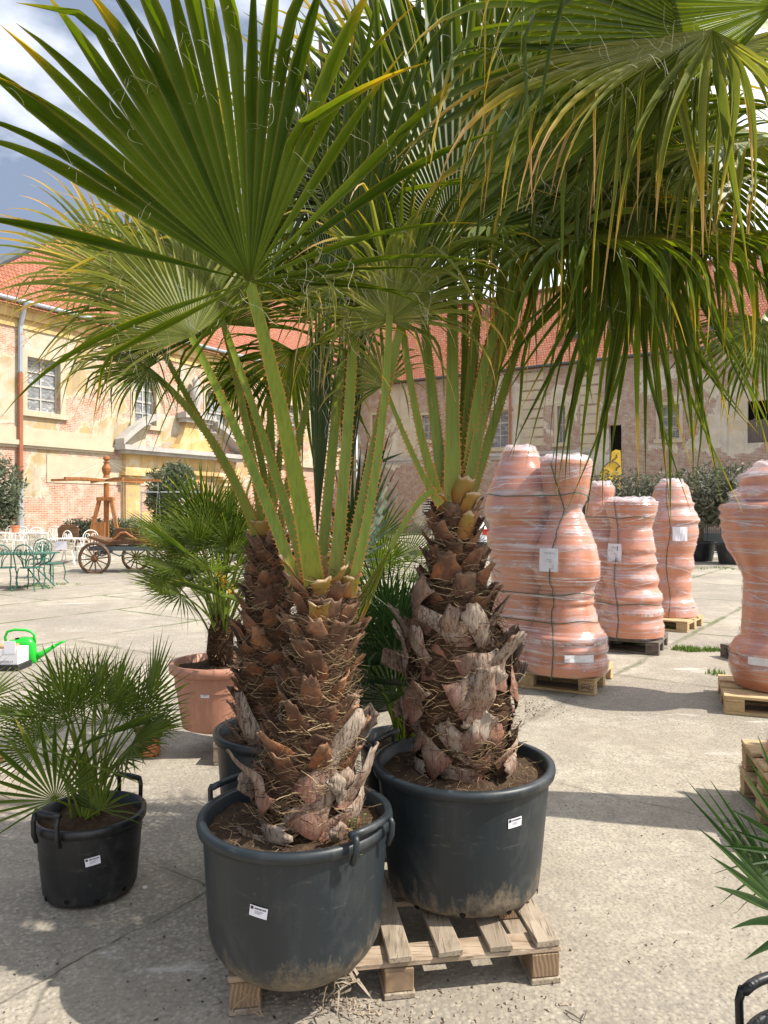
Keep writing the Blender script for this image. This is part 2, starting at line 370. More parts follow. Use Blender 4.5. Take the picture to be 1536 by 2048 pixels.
# soil
k = NT('soil', 0.95, 0.1); o = k.obj(); n = k.noise(o, 30, 6, 0.75); n2 = k.noise(o, 6, 4)
c = k.ramp(n, [(0.3, (0.035,0.022,0.014)), (0.55, (0.085,0.055,0.036)), (0.75, (0.16,0.11,0.07))])
c = k.mix(k.ramp(n2, [(0.45, 0.0), (0.65, 0.5)]), c, (0.13,0.09,0.055)); k.base(c); k.bump(n, 1.0, 0.02); MT['soil'] = k.m
simple('root', (0.24,0.17,0.10), 0.9, 0.1, 0.4, 20)
# palm leaf: pc = (along, random, edge)
def leafmat(name, dark, light, tip, trans, yel, brown, thr):
    k = NT(name, 0.46, 0.3); s_, r_, e_ = k.attr()
    o = k.obj(); n = k.noise(o, 9, 3)
    c = k.mix(r_, dark, light); c = k.mix(k.math('MULTIPLY', n, 0.35), c, tuple(x*1.5 for x in light))
    c = k.mix(k.math('MULTIPLY', k.ramp(e_, [(0.72, 0.0), (1.0, 1.0)]), 0.35), c, yel)
    t = k.math('ADD', s_, k.math('MULTIPLY', k.math('SUBTRACT', r_, 0.5), 0.34)); t = k.math('ADD', t, k.math('MULTIPLY', k.math('SUBTRACT', n, 0.5), 0.25))
    c = k.mix(k.ramp(t, [(thr-0.10, 0.0), (thr+0.04, 1.0)]), c, yel)
    c = k.mix(k.ramp(t, [(thr+0.03, 0.0), (thr+0.14, 1.0)]), c, brown)
    k.base(c)
    tr = k.n.new('ShaderNodeBsdfTranslucent'); k.put(tr.inputs['Color'], k.mix(1.0, c, tip, 'MULTIPLY'))
    m = k.n.new('ShaderNodeMixShader'); m.inputs[0].default_value = trans
    k.lk(k.b.outputs[0], m.inputs[1]); k.lk(tr.outputs[0], m.inputs[2]); k.lk(m.outputs[0], k.out.inputs['Surface'])
    MT[name] = k.m
leafmat('leaf_fan', (0.013,0.036,0.005), (0.085,0.130,0.016), (2.8,2.5,0.4), 0.32, (0.30,0.23,0.03), (0.38,0.25,0.12), 1.0)
leafmat('leaf_old', (0.060,0.095,0.018), (0.19,0.215,0.055), (2.1,2.0,0.8), 0.34, (0.40,0.30,0.06), (0.45,0.31,0.17), 0.83)
leafmat('leaf_blue', (0.040,0.070,0.040), (0.080,0.115,0.062), (1.8,1.9,1.0), 0.30, (0.30,0.27,0.10), (0.42,0.30,0.18), 0.95)
leafmat('leaf_dwarf', (0.034,0.064,0.010), (0.085,0.125,0.022), (2.2,2.3,0.7), 0.34, (0.32,0.30,0.07), (0.34,0.26,0.12), 1.08)
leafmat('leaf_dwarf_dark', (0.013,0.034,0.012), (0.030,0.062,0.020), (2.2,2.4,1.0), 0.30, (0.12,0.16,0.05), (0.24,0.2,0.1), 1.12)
# petiole: pc = (margin, along, spine)
k = NT('petiole', 0.45, 0.3); m_, a_, s_ = k.attr(); o = k.obj(scale=(1,1,0.25)); n = k.noise(o, 26, 4, 0.6)
c = k.mix(n, (0.10,0.165,0.012), (0.20,0.26,0.022))
c = k.mix(k.ramp(a_, [(0.0, 0.45), (0.18, 0.0)]), c, (0.34,0.22,0.03))
c = k.mix(k.ramp(m_, [(0.55, 0.0), (0.95, 0.85)]), c, (0.42,0.24,0.035))
c = k.mix(k.ramp(n, [(0.64, 0.0), (0.74, 0.35)]), c, (0.24,0.15,0.04)); rb_ = k.noise(k.obj(scale=(40,40,1.2)), 2.5, 3, 0.5); c = k.mix(k.ramp(rb_, [(0.46, 0.0), (0.62, 0.35)]), c, (0.05,0.085,0.010)); c = k.mix(k.math('MULTIPLY', k.rnd(), 0.35), c, (0.16,0.16,0.02)); k.bump(rb_, 0.3, 0.003)
c = k.mix(s_, c, (0.42,0.15,0.03)); k.base(c); MT['petiole'] = k.m
# leaf bases: pc = (along, random, grey)
k = NT('leaf_base', 0.75, 0.25); a_, r_, g_ = k.attr(); o = k.obj(); n = k.noise(o, 9, 5, 0.6)
fib = k.noise(k.obj(scale=(24,24,3.5)), 4, 5, 0.65, 0.8)
c = k.mix(r_, (0.14,0.045,0.020), (0.50,0.175,0.052))
c = k.mix(k.ramp(a_, [(0.45, 0.0), (0.95, 0.75)]), c, (0.31,0.19,0.11))
c = k.mix(k.ramp(n, [(0.36, 0.0), (0.56, 0.85)]), c, (0.060,0.033,0.022))
gc = k.mix(k.ramp(fib, [(0.38,0.0),(0.62,1.0)]), (0.085,0.05,0.035), (0.50,0.42,0.33)); gc = k.mix(k.ramp(a_, [(0.0,0.75),(0.5,0.0)]), gc, (0.17,0.05,0.03)); gc = k.mix(k.ramp(n, [(0.5, 0.0), (0.66, 0.55)]), gc, (0.20,0.075,0.04))
c = k.mix(g_, c, gc); c = k.mix(k.ramp(fib, [(0.5, 0.0), (0.62, 0.45)]), c, (0.08,0.05,0.035))
k.base(c); k.bump(fib, 0.8, 0.006); MT['leaf_base'] = k.m
k = NT('leaf_base_fresh', 0.5, 0.4); a_, r_, g_ = k.attr(); o = k.obj(scale=(14,14,2)); n = k.noise(o, 3, 5, 0.6)
c = k.mix(k.ramp(a_, [(0.1, 0.0), (0.8, 1.0)]), (0.32,0.09,0.025), (0.26,0.15,0.03)); c = k.mix(k.ramp(n, [(0.45, 0.0), (0.6, 0.7)]), c, (0.22,0.17,0.04))
c = k.mix(k.ramp(n, [(0.2, 0.9), (0.42, 0.0)]), c, (0.30,0.07,0.02)); c = k.mix(k.ramp(a_, [(0.93, 0.0), (0.97, 1.0)]), c, (0.42,0.30,0.17))
k.base(c); MT['leaf_base_fresh'] = k.m
k = NT('trunk_core', 0.95, 0.1); o = k.obj(scale=(3,3,14)); n = k.noise(o, 5, 6, 0.7, 0.5)
k.base(k.ramp(n, [(0.35, (0.035,0.02,0.012)), (0.6, (0.12,0.07,0.04)), (0.8, (0.22,0.13,0.07))])); k.bump(n, 1.0, 0.03); MT['trunk_core'] = k.m
k = NT('fibre', 0.85, 0.15); a_, r_, g_ = k.attr(); k.base(k.ramp(r_, [(0.0, (0.035,0.020,0.012)), (0.6, (0.13,0.08,0.045)), (0.85, (0.26,0.18,0.10)), (1.0, (0.50,0.37,0.21))])); MT['fibre'] = k.m
k = NT('thread', 0.7, 0.2); k.base((0.55,0.52,0.38)); MT['thread'] = k.m
# terracotta under film, film
k = NT('terracotta', 0.33, 0.5); o = k.obj(); n = k.noise(o, 3, 5, 0.6); rg = k.noise(k.obj(scale=(1,1,22)), 2, 3, 0.6)
c = k.mix(n, (0.48,0.15,0.065), (0.62,0.25,0.125)); c = k.mix(k.ramp(rg, [(0.5, 0.0), (0.7, 0.35)]), c, (0.40,0.15,0.09)); k.base(c); k.bump(rg, 0.3, 0.01); MT['terracotta'] = k.m
def film(name, lo, hi, sx, sz, ang):
    k = NT(name, 0.22, 0.6); o = k.obj(scale=(sx, sx, sz), rot=(R(ang), R(ang*0.7), 0))
    n = k.noise(o, 2.2, 6, 0.68, 0.5); n2 = k.noise(k.obj(scale=(sx*.8, sx*.8, sz*0.7), rot=(R(-ang*1.4), R(ang), 0)), 2.0, 5, 0.7, 0.3); n3 = k.noise(k.obj(), 2.6, 4, 0.6)
    st = k.math('MAXIMUM', k.ramp(n, [(0.50, 0.0), (0.60, 1.0)]), k.ramp(n2, [(0.54, 0.0), (0.62, 0.8)]))
    f = k.math('ADD', k.math('MULTIPLY', st, hi-lo), lo); f = k.math('MULTIPLY', f, k.ramp(n3, [(0.35, 0.35), (0.62, 1.3)]), clamp=True); f = k.math('ADD', f, k.ramp(k.noise(k.obj(scale=(2.2,2.2,6.5)), 1.6, 5, 0.6, 0.8), [(0.57, 0.0), (0.68, 0.5)]), clamp=True)
    k.base((0.74,0.72,0.74)); k.bump(k.math('ADD', n, n2), 0.35, 0.015)
    tp = k.n.new('ShaderNodeBsdfTransparent'); tl = k.n.new('ShaderNodeBsdfTranslucent'); tl.inputs['Color'].default_value = (0.75,0.72,0.74,1)
    m1 = k.n.new('ShaderNodeMixShader'); m1.inputs[0].default_value = 0.35; k.lk(k.b.outputs[0], m1.inputs[1]); k.lk(tl.outputs[0], m1.inputs[2])
    m2 = k.n.new('ShaderNodeMixShader'); k.put(m2.inputs[0], f); k.lk(tp.outputs[0], m2.inputs[1]); k.lk(m1.outputs[0], m2.inputs[2])
    gl = k.n.new('ShaderNodeBsdfGlossy'); gl.inputs['Roughness'].default_value = 0.16
    k.lk(k.b.inputs['Normal'].links[0].from_socket, gl.inputs['Normal'])
    m3 = k.n.new('ShaderNodeMixShader'); m3.inputs[0].default_value = 0.10; k.lk(m2.outputs[0], m3.inputs[1]); k.lk(gl.outputs[0], m3.inputs[2])
    k.lk(m3.outputs[0], k.out.inputs['Surface']); MT[name] = k.m
film('film', 0.06, 0.62, 0.22, 11, 6); film('film_edge', 0.55, 0.9, 3, 9, 20); film('film_loose', 0.2, 0.75, 5, 9, 20)
# misc
simple('strap_green', (0.02,0.10,0.075), 0.4, 0.5)
simple('paper', (0.72,0.71,0.76), 0.7, 0.2, 0.04); simple('ink', (0.04,0.04,0.05), 0.6, 0.2)
simple('ink_grey', (0.30,0.30,0.33), 0.6, 0.2)
simple('ink_green', (0.08,0.25,0.12), 0.6, 0.2)
simple('white_iron', (0.75,0.73,0.68), 0.5, 0.4, 0.1); simple('green_iron', (0.03,0.12,0.085), 0.5, 0.4, 0.2)
simple('can_green', (0.012,0.42,0.03), 0.35, 0.5, 0.05); simple('card_white', (0.70,0.69,0.70), 0.7, 0.2, 0.06); simple('card_brown', (0.42,0.27,0.15), 0.8, 0.1)
simple('black_plastic', (0.012,0.012,0.014), 0.4, 0.5); simple('metal_grey', (0.30,0.33,0.36), 0.4, 0.5, 0.2, 3); simple('metal_rust', (0.32,0.12,0.06), 0.6, 0.3, 0.3, 3)
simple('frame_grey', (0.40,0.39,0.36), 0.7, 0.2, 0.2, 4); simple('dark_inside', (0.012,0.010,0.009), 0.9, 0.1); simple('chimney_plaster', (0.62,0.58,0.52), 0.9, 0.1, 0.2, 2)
simple('slate', (0.07,0.085,0.09), 0.6, 0.3, 0.3, 3); simple('car_white', (0.75,0.76,0.78), 0.25, 0.5, 0.03); simple('lamp_red', (0.5,0.01,0.01), 0.3, 0.5); simple('car_glass', (0.02,0.025,0.03), 0.1, 0.6)
simple('tyre', (0.015,0.015,0.016), 0.8, 0.2); simple('yellow_paint', (0.66,0.42,0.04), 0.6, 0.3, 0.12, 5); simple('sign_red', (0.55,0.05,0.05), 0.6, 0.2, 0.5, 9)
simple('bark', (0.15,0.12,0.09), 0.9, 0.1, 0.4, 9, 0.6); simple('stone_white', (0.55,0.53,0.49), 0.9, 0.1, 0.2, 20)
k = NT('window_film', 0.25, 0.5); v, X, Y, Z = k.xz(); n = k.noise(k.obj(scale=(1.2,1,2.5)), 1.6, 6, 0.7, 1.2)
k.base(k.ramp(n, [(0.38, (0.13,0.135,0.14)), (0.55, (0.24,0.245,0.25)), (0.68, (0.55,0.55,0.54))])); k.bump(n, 0.6, 0.05); MT['window_film'] = k.m
def foliage(name, a, b):
    k = NT(name, 0.6, 0.3); s_, r_, e_ = k.attr(); k.base(k.mix(r_, a, b))
    tr = k.n.new('ShaderNodeBsdfTranslucent'); k.put(tr.inputs['Color'], k.mix(r_, a, b)); m = k.n.new('ShaderNodeMixShader'); m.inputs[0].default_value = 0.25
    k.lk(k.b.outputs[0], m.inputs[1]); k.lk(tr.outputs[0], m.inputs[2]); k.lk(m.outputs[0], k.out.inputs['Surface']); MT[name] = k.m
foliage('olive_leaf', (0.055,0.075,0.04), (0.19,0.22,0.14)); foliage('rosemary', (0.065,0.075,0.048), (0.22,0.22,0.15)); foliage('grass', (0.06,0.12,0.015), (0.17,0.26,0.04))
# ================================================================ SETTING
random.seed(11)
m = MB()
xs = [-140,-90,-60,-40,-30,-24,-20,-17,-14,-12,-10,-8,-6,-4,-2,0,3,8,15,25,40,70,140]
ys = [-40,-15,-4,0,2,4,8,12,15,17,19,21,23,25,27,29,31,33,36,40,50,70,120,260]
for y in ys:
    for x in xs: m.v.append(V((x,y,gz(x,y)))); m.c.append((0,0,0))
nx = len(xs)
for j in range(len(ys)-1):
    for i in range(nx-1): m.f.append((j*nx+i, j*nx+i+1, (j+1)*nx+i+1, (j+1)*nx+i))
tag(m.build('ground', MT['ground'], smooth=True), kind='structure')

# ---- the two old wings: local x runs along the wall, local y away from the yard
TH_L, TH_R = R(57), R(-33)
QL = V((-16.76, 33.9, 0)); QR = V((-2.03, 56.6, 0)); EAVE = 9.6+EYE
def LW(px, py):
    k = (px-768)/FPX; s = (33.9*k+16.76)/(.545-.839*k); D = 33.9+.839*s
    return s, EYE-(py-1024)/FPX*D
def RW(px, py):
    k = (px-768)/FPX; s = (56.6*k+2.03)/(.839+.545*k); D = 56.6-.545*s
    return s, EYE-(py-1024)/FPX*D
def wall_holes(m, x0, x1, z0, z1, holes, deep=0.3, skip=None):
    X = sorted(set([x0,x1]+[h[0] for h in holes]+[h[1] for h in holes])); Z = sorted(set([z0,z1]+[h[2] for h in holes]+[h[3] for h in holes]))
    for a, b in zip(X, X[1:]):
        for c, d in zip(Z, Z[1:]):
            cx, cz = (a+b)/2, (c+d)/2
            if any(h[0]<cx<h[1] and h[2]<cz<h[3] for h in holes): continue
            m.add([V((a,0,c)),V((b,0,c)),V((b,0,d)),V((a,0,d))], [(0,1,2,3)])
    for (a,b,c,d) in holes:
        for p, q in (((a,c),(b,c)),((b,c),(b,d)),((b,d),(a,d)),((a,d),(a,c))):
            m.add([V((p[0],0,p[1])),V((q[0],0,q[1])),V((q[0],deep,q[1])),V((p[0],deep,p[1]))], [(0,1,2,3)])
def arch_hole(m, xc, w, z0, zs, deep, X0, X1, Z1, n=16):
    "fills the box X0..X1, z0..Z1 with wall that leaves an arched opening"
    a = xc-w/2; b = xc+w/2; r = w/2
    for (p, q) in ((X0, a), (b, X1)):
        m.add([V((p,0,z0)),V((q,0,z0)),V((q,0,zs)),V((p,0,zs))], [(0,1,2,3)])
    arc = [(xc-r*math.cos(PI*i/n), zs+r*math.sin(PI*i/n)) for i in range(n+1)]
    top = [(X0+(X1-X0)*i/n, Z1) for i in range(n+1)]
    top[0] = (X0, Z1)
    m.add([V((X0,0,zs)),V((a,0,zs)),V((X0,0,Z1))], [(0,1,2)]); m.add([V((X1,0,zs)),V((b,0,zs)),V((X1,0,Z1))], [(0,1,2)])
    for i in range(n):
        m.add([V((arc[i][0],0,arc[i][1])),V((arc[i+1][0],0,arc[i+1][1])),V((top[i+1][0],0,top[i+1][1])),V((top[i][0],0,top[i][1]))], [(0,1,2,3)])
    path = [(a,z0)]+arc+[(b,z0)]
    for p, q in zip(path, path[1:]):
        m.add([V((p[0],0,p[1])),V((q[0],0,q[1])),V((q[0],deep,q[1])),V((p[0],deep,p[1]))], [(0,1,2,3)])
def window(root, x0, x1, z0, z1, deep, nx, nz, frame='frame_grey', trim='trim_cream', sur=0.28):
    m = MB(); w = 0.09
    m.box((x0,deep-.06,z0),(x0+w,deep,z1)); m.box((x1-w,deep-.06,z0),(x1,deep,z1)); m.box((x0+w,deep-.06,z0),(x1-w,deep,z0+w)); m.box((x0+w,deep-.06,z1-w),(x1-w,deep,z1))
    for i in range(1,nx):
        c = lerp(x0,x1,i/nx); m.box((c-.035,deep-.05,z0+w),(c+.035,deep-.01,z1-w))
    for i in range(1,nz):
        c = lerp(z0,z1,i/nz); ww = .07 if i != nz//2+nz%2 else .11; m.box((x0+w,deep-.045,c-ww/2),(x1-w,deep-.005,c+ww/2))
    f = m.build('window', MT[frame], root)
    g = MB(); g.add([V((x0,deep,z0)),V((x1,deep,z0)),V((x1,deep,z1)),V((x0,deep,z1))], [(0,1,2,3)]); g.build('pane', MT['window_film'], f)
    if sur:
        t = MB(); p = -.05
        t.box((x0-sur,p,z0-.02),(x0-.003,.01,z1+sur)); t.box((x1+.003,p,z0-.02),(x1+sur,.01,z1+sur)); t.box((x0-.003,p,z1+.003),(x1+.003,.01,z1+sur))
        t.box((x0-sur-.1,p-.12,z0-.26),(x1+sur+.1,.01,z0-.02)); t.build('surround', MT[trim], f)
    return f
def rooftile(m, pts, u0=None):
    "pts: roof polygon in local space lying on the plane that rises away from y=0"
    c = [(p[0]/40+2, (math.hypot(p[1],p[2]-EAVE))/40+2, 0) for p in pts]
    m.add([V(p) for p in pts], [tuple(range(len(pts)))], c)

# ---- left wing
bl = thing('old_building', (QL.x, QL.y, 0), 'long crumbling yellow plaster wing with arched stone portal and red roof at left', 'building', rz=TH_L)
s0, s1 = -16.0, 26.9
wl_ = []
for (xa,xb,ya,yb) in ((54,120,710,828),(270,312,779,849),(414,457,771,865),(560,596,800,872),(655,684,815,880)):
    a, z1_ = LW(xa,ya); b, z0_ = LW(xb,yb); z1_ = LW((xa+xb)/2,ya)[1]; z0_ = LW((xa+xb)/2,yb)[1]
    wl_.append((a,b,z0_,z1_))
zz0 = sum(h[2] for h in wl_[:3])/3; zz1 = sum(h[3] for h in wl_[:3])/3
wl_ = [(a,b,zz0,zz1) for (a,b,_,_) in wl_]
pa, _ = LW(305,990); pb, _ = LW(414,990); pz = LW(375,990)[1]; pt = LW(372,954)[1]
pw = pb-pa; pc_ = (pa+pb)/2; psp = pt-pw/2
PX0, PX1, PZ1 = pc_-pw/2-1.0, pc_+pw/2+1.0, pt+0.5
m = MB()
wall_holes(m, s0, s1, 0, EAVE-.35, wl_+[(PX0,PX1,0,PZ1)], 0.35)
# undo the reveal of the portal block: the arched piece replaces it
m2 = MB(); arch_hole(m2, pc_, pw, 0, psp, 2.2, PX0, PX1, PZ1); m.add(m2.v, m2.f)
m.build('wall', MT['plaster_yellow'], bl)
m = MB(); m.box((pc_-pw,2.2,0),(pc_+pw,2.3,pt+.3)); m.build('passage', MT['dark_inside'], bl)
for h in wl_: window(bl, *h, 0.3, 2, 4)
# eaves cornice, string course, gutter
m = MB(); m.box((s0,-.45,EAVE-.35),(s1,.02,EAVE-.05)); m.box((s0,-.25,EAVE-.75),(s1,.015,EAVE-.352)); m.box((s0,-.07,EAVE-1.15),(s1,.01,EAVE-.752))
m.build('cornice', MT['trim_ochre'], bl)
zs = LW(120, 893)[1]
m = MB(); e1 = PX0-1.6
m.box((s0,-.22,zs-.08),(e1,.012,zs+.14)); m.box((s0,-.12,zs-.2),(e1,.011,zs-.082)); m.box((s0,-.07,zs+.142),(e1,.009,zs+.75)); m.build('string_course', MT['trim_cream'], bl); m = MB(); m.box((PX1+2.2,-.22,zs-.08),(s1,.012,zs+.14))
m.build('string_course', MT['trim_cream'], bl)
for xa in (0.5, 9.7, 12.4):   # raised plaster panels under the string course
    m = MB(); m.box((xa+.9 if xa < 1 else xa,-.035,zs-1.75),(xa+(7.2 if xa<1 else 1.9),.01,zs-.45)); m.build('plaster_panel', MT['trim_cream' if xa < 1 else 'trim_ochre'], bl)
m = MB(); m.tube([(s0,-.56,EAVE-.05),(s1,-.56,EAVE-.05)], .10, 8); m.build('gutter', MT['metal_grey'], bl)
# roof: front plane with the hip falling to the left, ridge, back
tp = 6.81; zr = EAVE+1.117*tp
m = MB()
rooftile(m, [(-3.2,-.6,EAVE-.3),(s1+7,-.6,EAVE-.3),(s1+7,tp,zr),(8.05,tp,zr),(.26,1.97,EAVE+1.117*1.97)])
rooftile(m, [(-3.2,-.6,EAVE-.3),(.26,1.97,EAVE+2.2),(8.05,tp,zr),(8.0,2*tp,EAVE)]); rooftile(m, [(8.05,tp,zr),(s1+7,tp,zr),(s1+7,2*tp,EAVE),(0,2*tp,EAVE)])
# lean-to tiles over the wall end
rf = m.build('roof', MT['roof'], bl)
m = MB(); pth = [V((-3.2,-.6,EAVE-.2)), V((.26,1.97,EAVE+2.3)), V((4.2,4.45,EAVE+5.05)), V((8.05,tp,zr+.08)), V((s1+7,tp,zr+.08))]
m.tube(pth, .2, 8); m.build('ridge', MT['slate'], rf)
# downpipe with paint bands
sp, _ = LW(37, 900)
m = MB(); zj1 = LW(37,745)[1]; zj2 = LW(37,965)[1]
m.tube([(sp,-.56,EAVE-.1),(sp,-.3,EAVE-.7),(sp,-.16,EAVE-1.1),(sp,-.16,zj1)], .11, 8); m.build('downpipe', MT['metal_grey'], bl); m = MB(); m.tube([(sp,-.16,zj2),(sp,-.16,.3)], .13, 8)
dp = m.build('downpipe', MT['metal_grey'], bl, smooth=False)
m = MB(); m.tube([(sp,-.16,zj1-.05),(sp,-.16,zj2+.05)], .12, 8); m.build('rusty_section', MT['metal_rust'], dp)
# portal
m = MB()
o1, o2 = PX0-.4, PX1+.4
for (a,b) in ((o1-.55,o1+.35),(o2-.35,o2+.55)):
    m.box((a,-.3,0),(b,.02,zs-1.05)); m.box((a-.12,-.42,zs-1.6),(b+.12,-.01,zs-1.45)); m.box((a-.18,-.5,zs-1.25),(b+.18,-.012,zs-1.05)); m.box((a-.1,-.4,0),(b+.1,-.014,.6))
m.box((o1-.55,-.28,zs-1.048),(o2+.55,.02,zs-.12))
m.box((PX0-.05,-.08,0),(pa-.25,.015,psp)); m.box((pb+.25,-.08,0),(PX1+.05,.015,psp))
for i in range(12):
    a0, a1 = PI*i/12, PI*(i+1)/12; r0, r1 = pw/2, pw/2+.28
    m.prism([(pc_+r0*math.cos(a0),psp+r0*math.sin(a0)),(pc_+r1*math.cos(a0),psp+r1*math.sin(a0)),(pc_+r1*math.cos(a1),psp+r1*math.sin(a1)),(pc_+r0*math.cos(a1),psp+r0*math.sin(a1))], -.1, .013)
po = m.build('portal', MT['trim_ochre'], bl)
m = MB(); m.box((o1-.9,-.75,zs-.118),(o2+.9,.02,zs+.05)); m.box((o1-1.1,-.95,zs+.052),(o2+1.1,.021,zs+.3))
# broken curved pediment
for sgn in (-1, 1):
    n = 8; xa = pc_+sgn*((o2-o1)/2+1.05)
    for i in range(n):
        t0, t1 = i/n, (i+1)/n
        f = lambda t: (xa-sgn*2.3*t, zs+.3+1.55*math.sin(t*PI*.42))
        (x_0,z_0),(x_1,z_1) = f(t0), f(t1)
        m.prism([(x_0,z_0),(x_1,z_1),(x_1,z_1+.32),(x_0,z_0+.32)][::sgn], -.8+.02*i*0, -.05)
m.build('pediment', MT['trim_stone'], po)
# shield, flared sides and capped pedestal above the door
cx = LW(383,860)[0]; zt = LW(383,848)[1]; hb = zs+.3
pr = [(-1.75,hb),(-1.3,hb+.35),(-1.0,hb+.9),(-.75,hb+1.6),(-.7,zt),(.7,zt),(.75,hb+1.6),(1.0,hb+.9),(1.3,hb+.35),(1.75,hb)]
m = MB(); m.prism([(cx+a,b) for a,b in pr], -.45, .01); m.build('pedestal', MT['trim_ochre'], po)
m = MB(); m.box((cx-1.0,-.7,zt+.002),(cx+1.0,.0,zt+.22)); m.box((cx-1.15,-.85,zt+.222),(cx+1.15,.01,zt+.5)); m.box((cx-.8,-.5,zt+.502),(cx+.8,.0,zt+.62)); m.build('pedestal_cap', MT['trim_stone'], po)
m = MB(); m.lathe([(.3,zt+.62),(.22,zt+.9),(.35,zt+1.3),(.3,zt+1.9),(.16,zt+2.2),(.22,zt+2.45),(.05,zt+2.7)], (cx,-.35,0), 10); m.build('statue', MT['trim_stone'], po, smooth=True)

# ---- right wing
br = thing('old_building', (QR.x, QR.y, 0), 'long shaded grey and brick wing with bright red tiled roof across the yard', 'building', rz=TH_R)
wr = []
for (xa,xb,ya,yb) in ((745,757,830,884),(844,865,830,880),(979,1017,821,895),(1115,1131,812,885),(1319,1359,810,877)):
    wr.append((RW(xa,ya)[0], RW(xb,ya)[0], RW((xa+xb)/2,yb)[1], RW((xa+xb)/2,ya)[1]))
door = (RW(1218,0)[0], RW(1243,0)[0], RW(1230,940)[1], RW(1230,850)[1])
low1 = (RW(852,0)[0], RW(867,0)[0], RW(860,994)[1], RW(860,976)[1]); low2 = (RW(845,0)[0], RW(867,0)[0], RW(856,1034)[1], RW(856,998)[1])
big = (RW(1495,0)[0], RW(1560,0)[0], RW(1520,885)[1], RW(1520,800)[1])
E = 34.0; ER = EAVE
m = MB(); wall_holes(m, 0, E, 0, ER-.3, wr+[door,low1,low2,big], 0.4); m.build('wall', MT['plaster_grey'], br)
for h in wr: window(br, *h, 0.3, 2, 3 if h[1]-h[0] > .8 else 2, sur=.2)
window(br, *low1, .25, 3, 2, sur=0)
m = MB(); n = 7
for i in range(n):
    z = lerp(low2[2], low2[3], (i+.15)/n); m.box((low2[0],.08,z),(low2[1],.12,z+.10))
m.build('louvre_shutter', MT['chimney_plaster'], br)
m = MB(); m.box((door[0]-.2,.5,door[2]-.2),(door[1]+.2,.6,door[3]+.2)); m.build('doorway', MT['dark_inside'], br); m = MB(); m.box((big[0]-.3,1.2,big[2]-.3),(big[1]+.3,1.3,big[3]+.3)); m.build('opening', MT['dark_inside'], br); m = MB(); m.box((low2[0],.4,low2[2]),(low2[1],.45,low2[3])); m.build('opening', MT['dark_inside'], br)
m = MB(); hb_ = lerp(big[2], big[3], .55)
for i in range(11): x = lerp(big[0], big[1], (i+.5)/11); m.box((x-.07,.2,big[2]),(x+.07,.24,hb_+random.uniform(-.1,.1)))
m.box((big[0],.24,hb_-.3),(big[1],.29,hb_-.15)); m.build('slat_railing', MT['wood_old'], br)
m = MB(); m.box((0,-.16,ER-.3),(E,.02,ER-.08)); m.build('cornice', MT['trim_stone'], br)
zc = RW(760,921)[1]
m = MB(); m.box((0,-.18,zc-.1),(18,.012,zc+.12)); m.box((0,-.08,zc-.3),(18,.011,zc-.102)); m.build('string_course', MT['trim_stone'], br)
m = MB()
for (px_, half) in ((1066, .75), (1180, .6)):
    xq = RW(px_,0)[0]
    for i in range(8): z = zc+.5+i*.62; m = MB(); m.box((xq-half,-.07,z),(xq+half,.01,z+.5)); m.build('quoin', MT['trim_cream'], br)
m = MB(); xd = RW(1022,0)[0]; m.tube([(xd,-.4,ER-.2),(xd,-.14,ER-.8),(xd,-.14,.2)], .085, 8); m.build('downpipe', MT['metal_rust'], br)
m = MB(); m.tube([(0,-.42,ER-.08),(E,-.42,ER-.08)], .09, 8); m.build('gutter', MT['slate'], br)
m = MB(); TR = 6.05; ZR = ER+1.117*TR
rooftile(m, [(-8,-.45,ER-.25),(E,-.45,ER-.25),(E,TR,ZR),(-8,TR,ZR)]); rooftile(m, [(-8,TR,ZR),(E,TR,ZR),(E,2*TR,ER),(-8,2*TR,ER)])
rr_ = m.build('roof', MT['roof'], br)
m = MB(); m.tube([(-8,TR,ZR+.05),(E,TR,ZR+.05)], .16, 6); m.build('ridge', MT['roof'], rr_)
def on_roof_r(px, py, t):
    "local point on the right roof plane: solves for s and t"
    k = (px-768)/FPX; mm = (1024-py)/FPX
    # x = -2.03+.839 s+.545 t ; D = 56.6-.545 s+.839 t ; zrel = 9.6+1.117 t
    # -2.03-k*56.6 + s(.839+.545k) + t(.545-.839k) = 0 ; 9.6-mm*56.6 + .545mm s + t(1.117-.839mm) = 0
    a1,b1,c1 = .839+.545*k, .545-.839*k, 2.03+k*56.6; a2,b2,c2 = .545*mm, 1.117-.839*mm, mm*56.6-9.6
    d = a1*b2-a2*b1; return (c1*b2-c2*b1)/d, (a1*c2-a2*c1)/d
for (px_,py_) in ((1440,640),(845,600),(1158,657)):   # small rounded roof hatches
    s_, t_ = on_roof_r(px_, py_+14, 0); zb = ER+1.117*t_
    m = MB(); n = 10; w = .55
    arc = [(s_-w, zb-.25)]+[(s_-w*math.cos(PI*i/n), zb+.55+w*.8*math.sin(PI*i/n)) for i in range(n+1)]+[(s_+w, zb-.25)]
    m.prism(arc, t_-.35, t_+1.4); dm = m.build('dormer', MT['slate'], br)
    m = MB(); w = .3; arc = [(s_-w, zb+.05)]+[(s_-w*math.cos(PI*i/n), zb+.6+w*.8*math.sin(PI*i/n)) for i in range(n+1)]+[(s_+w, zb+.05)]
    m.prism(arc, t_-.39, t_-.34); m.build('pane', MT['stone_white'], dm)
for (px_,py_,w,h) in ((1029,612,.42,3.2),(1227,592,.34,2.4),(880,600,.4,2.0)):
    s_, t_ = on_roof_r(px_, py_, 0); zb = ER+1.117*t_
    m = MB(); m.box((s_-w,t_,zb-1),(s_+w,t_+.9,zb+h)); m.box((s_-w-.08,t_-.08,zb+h+.002),(s_+w+.08,t_+.98,zb+h+.2)); m.build('chimney', MT['chimney_plaster'], rr_)
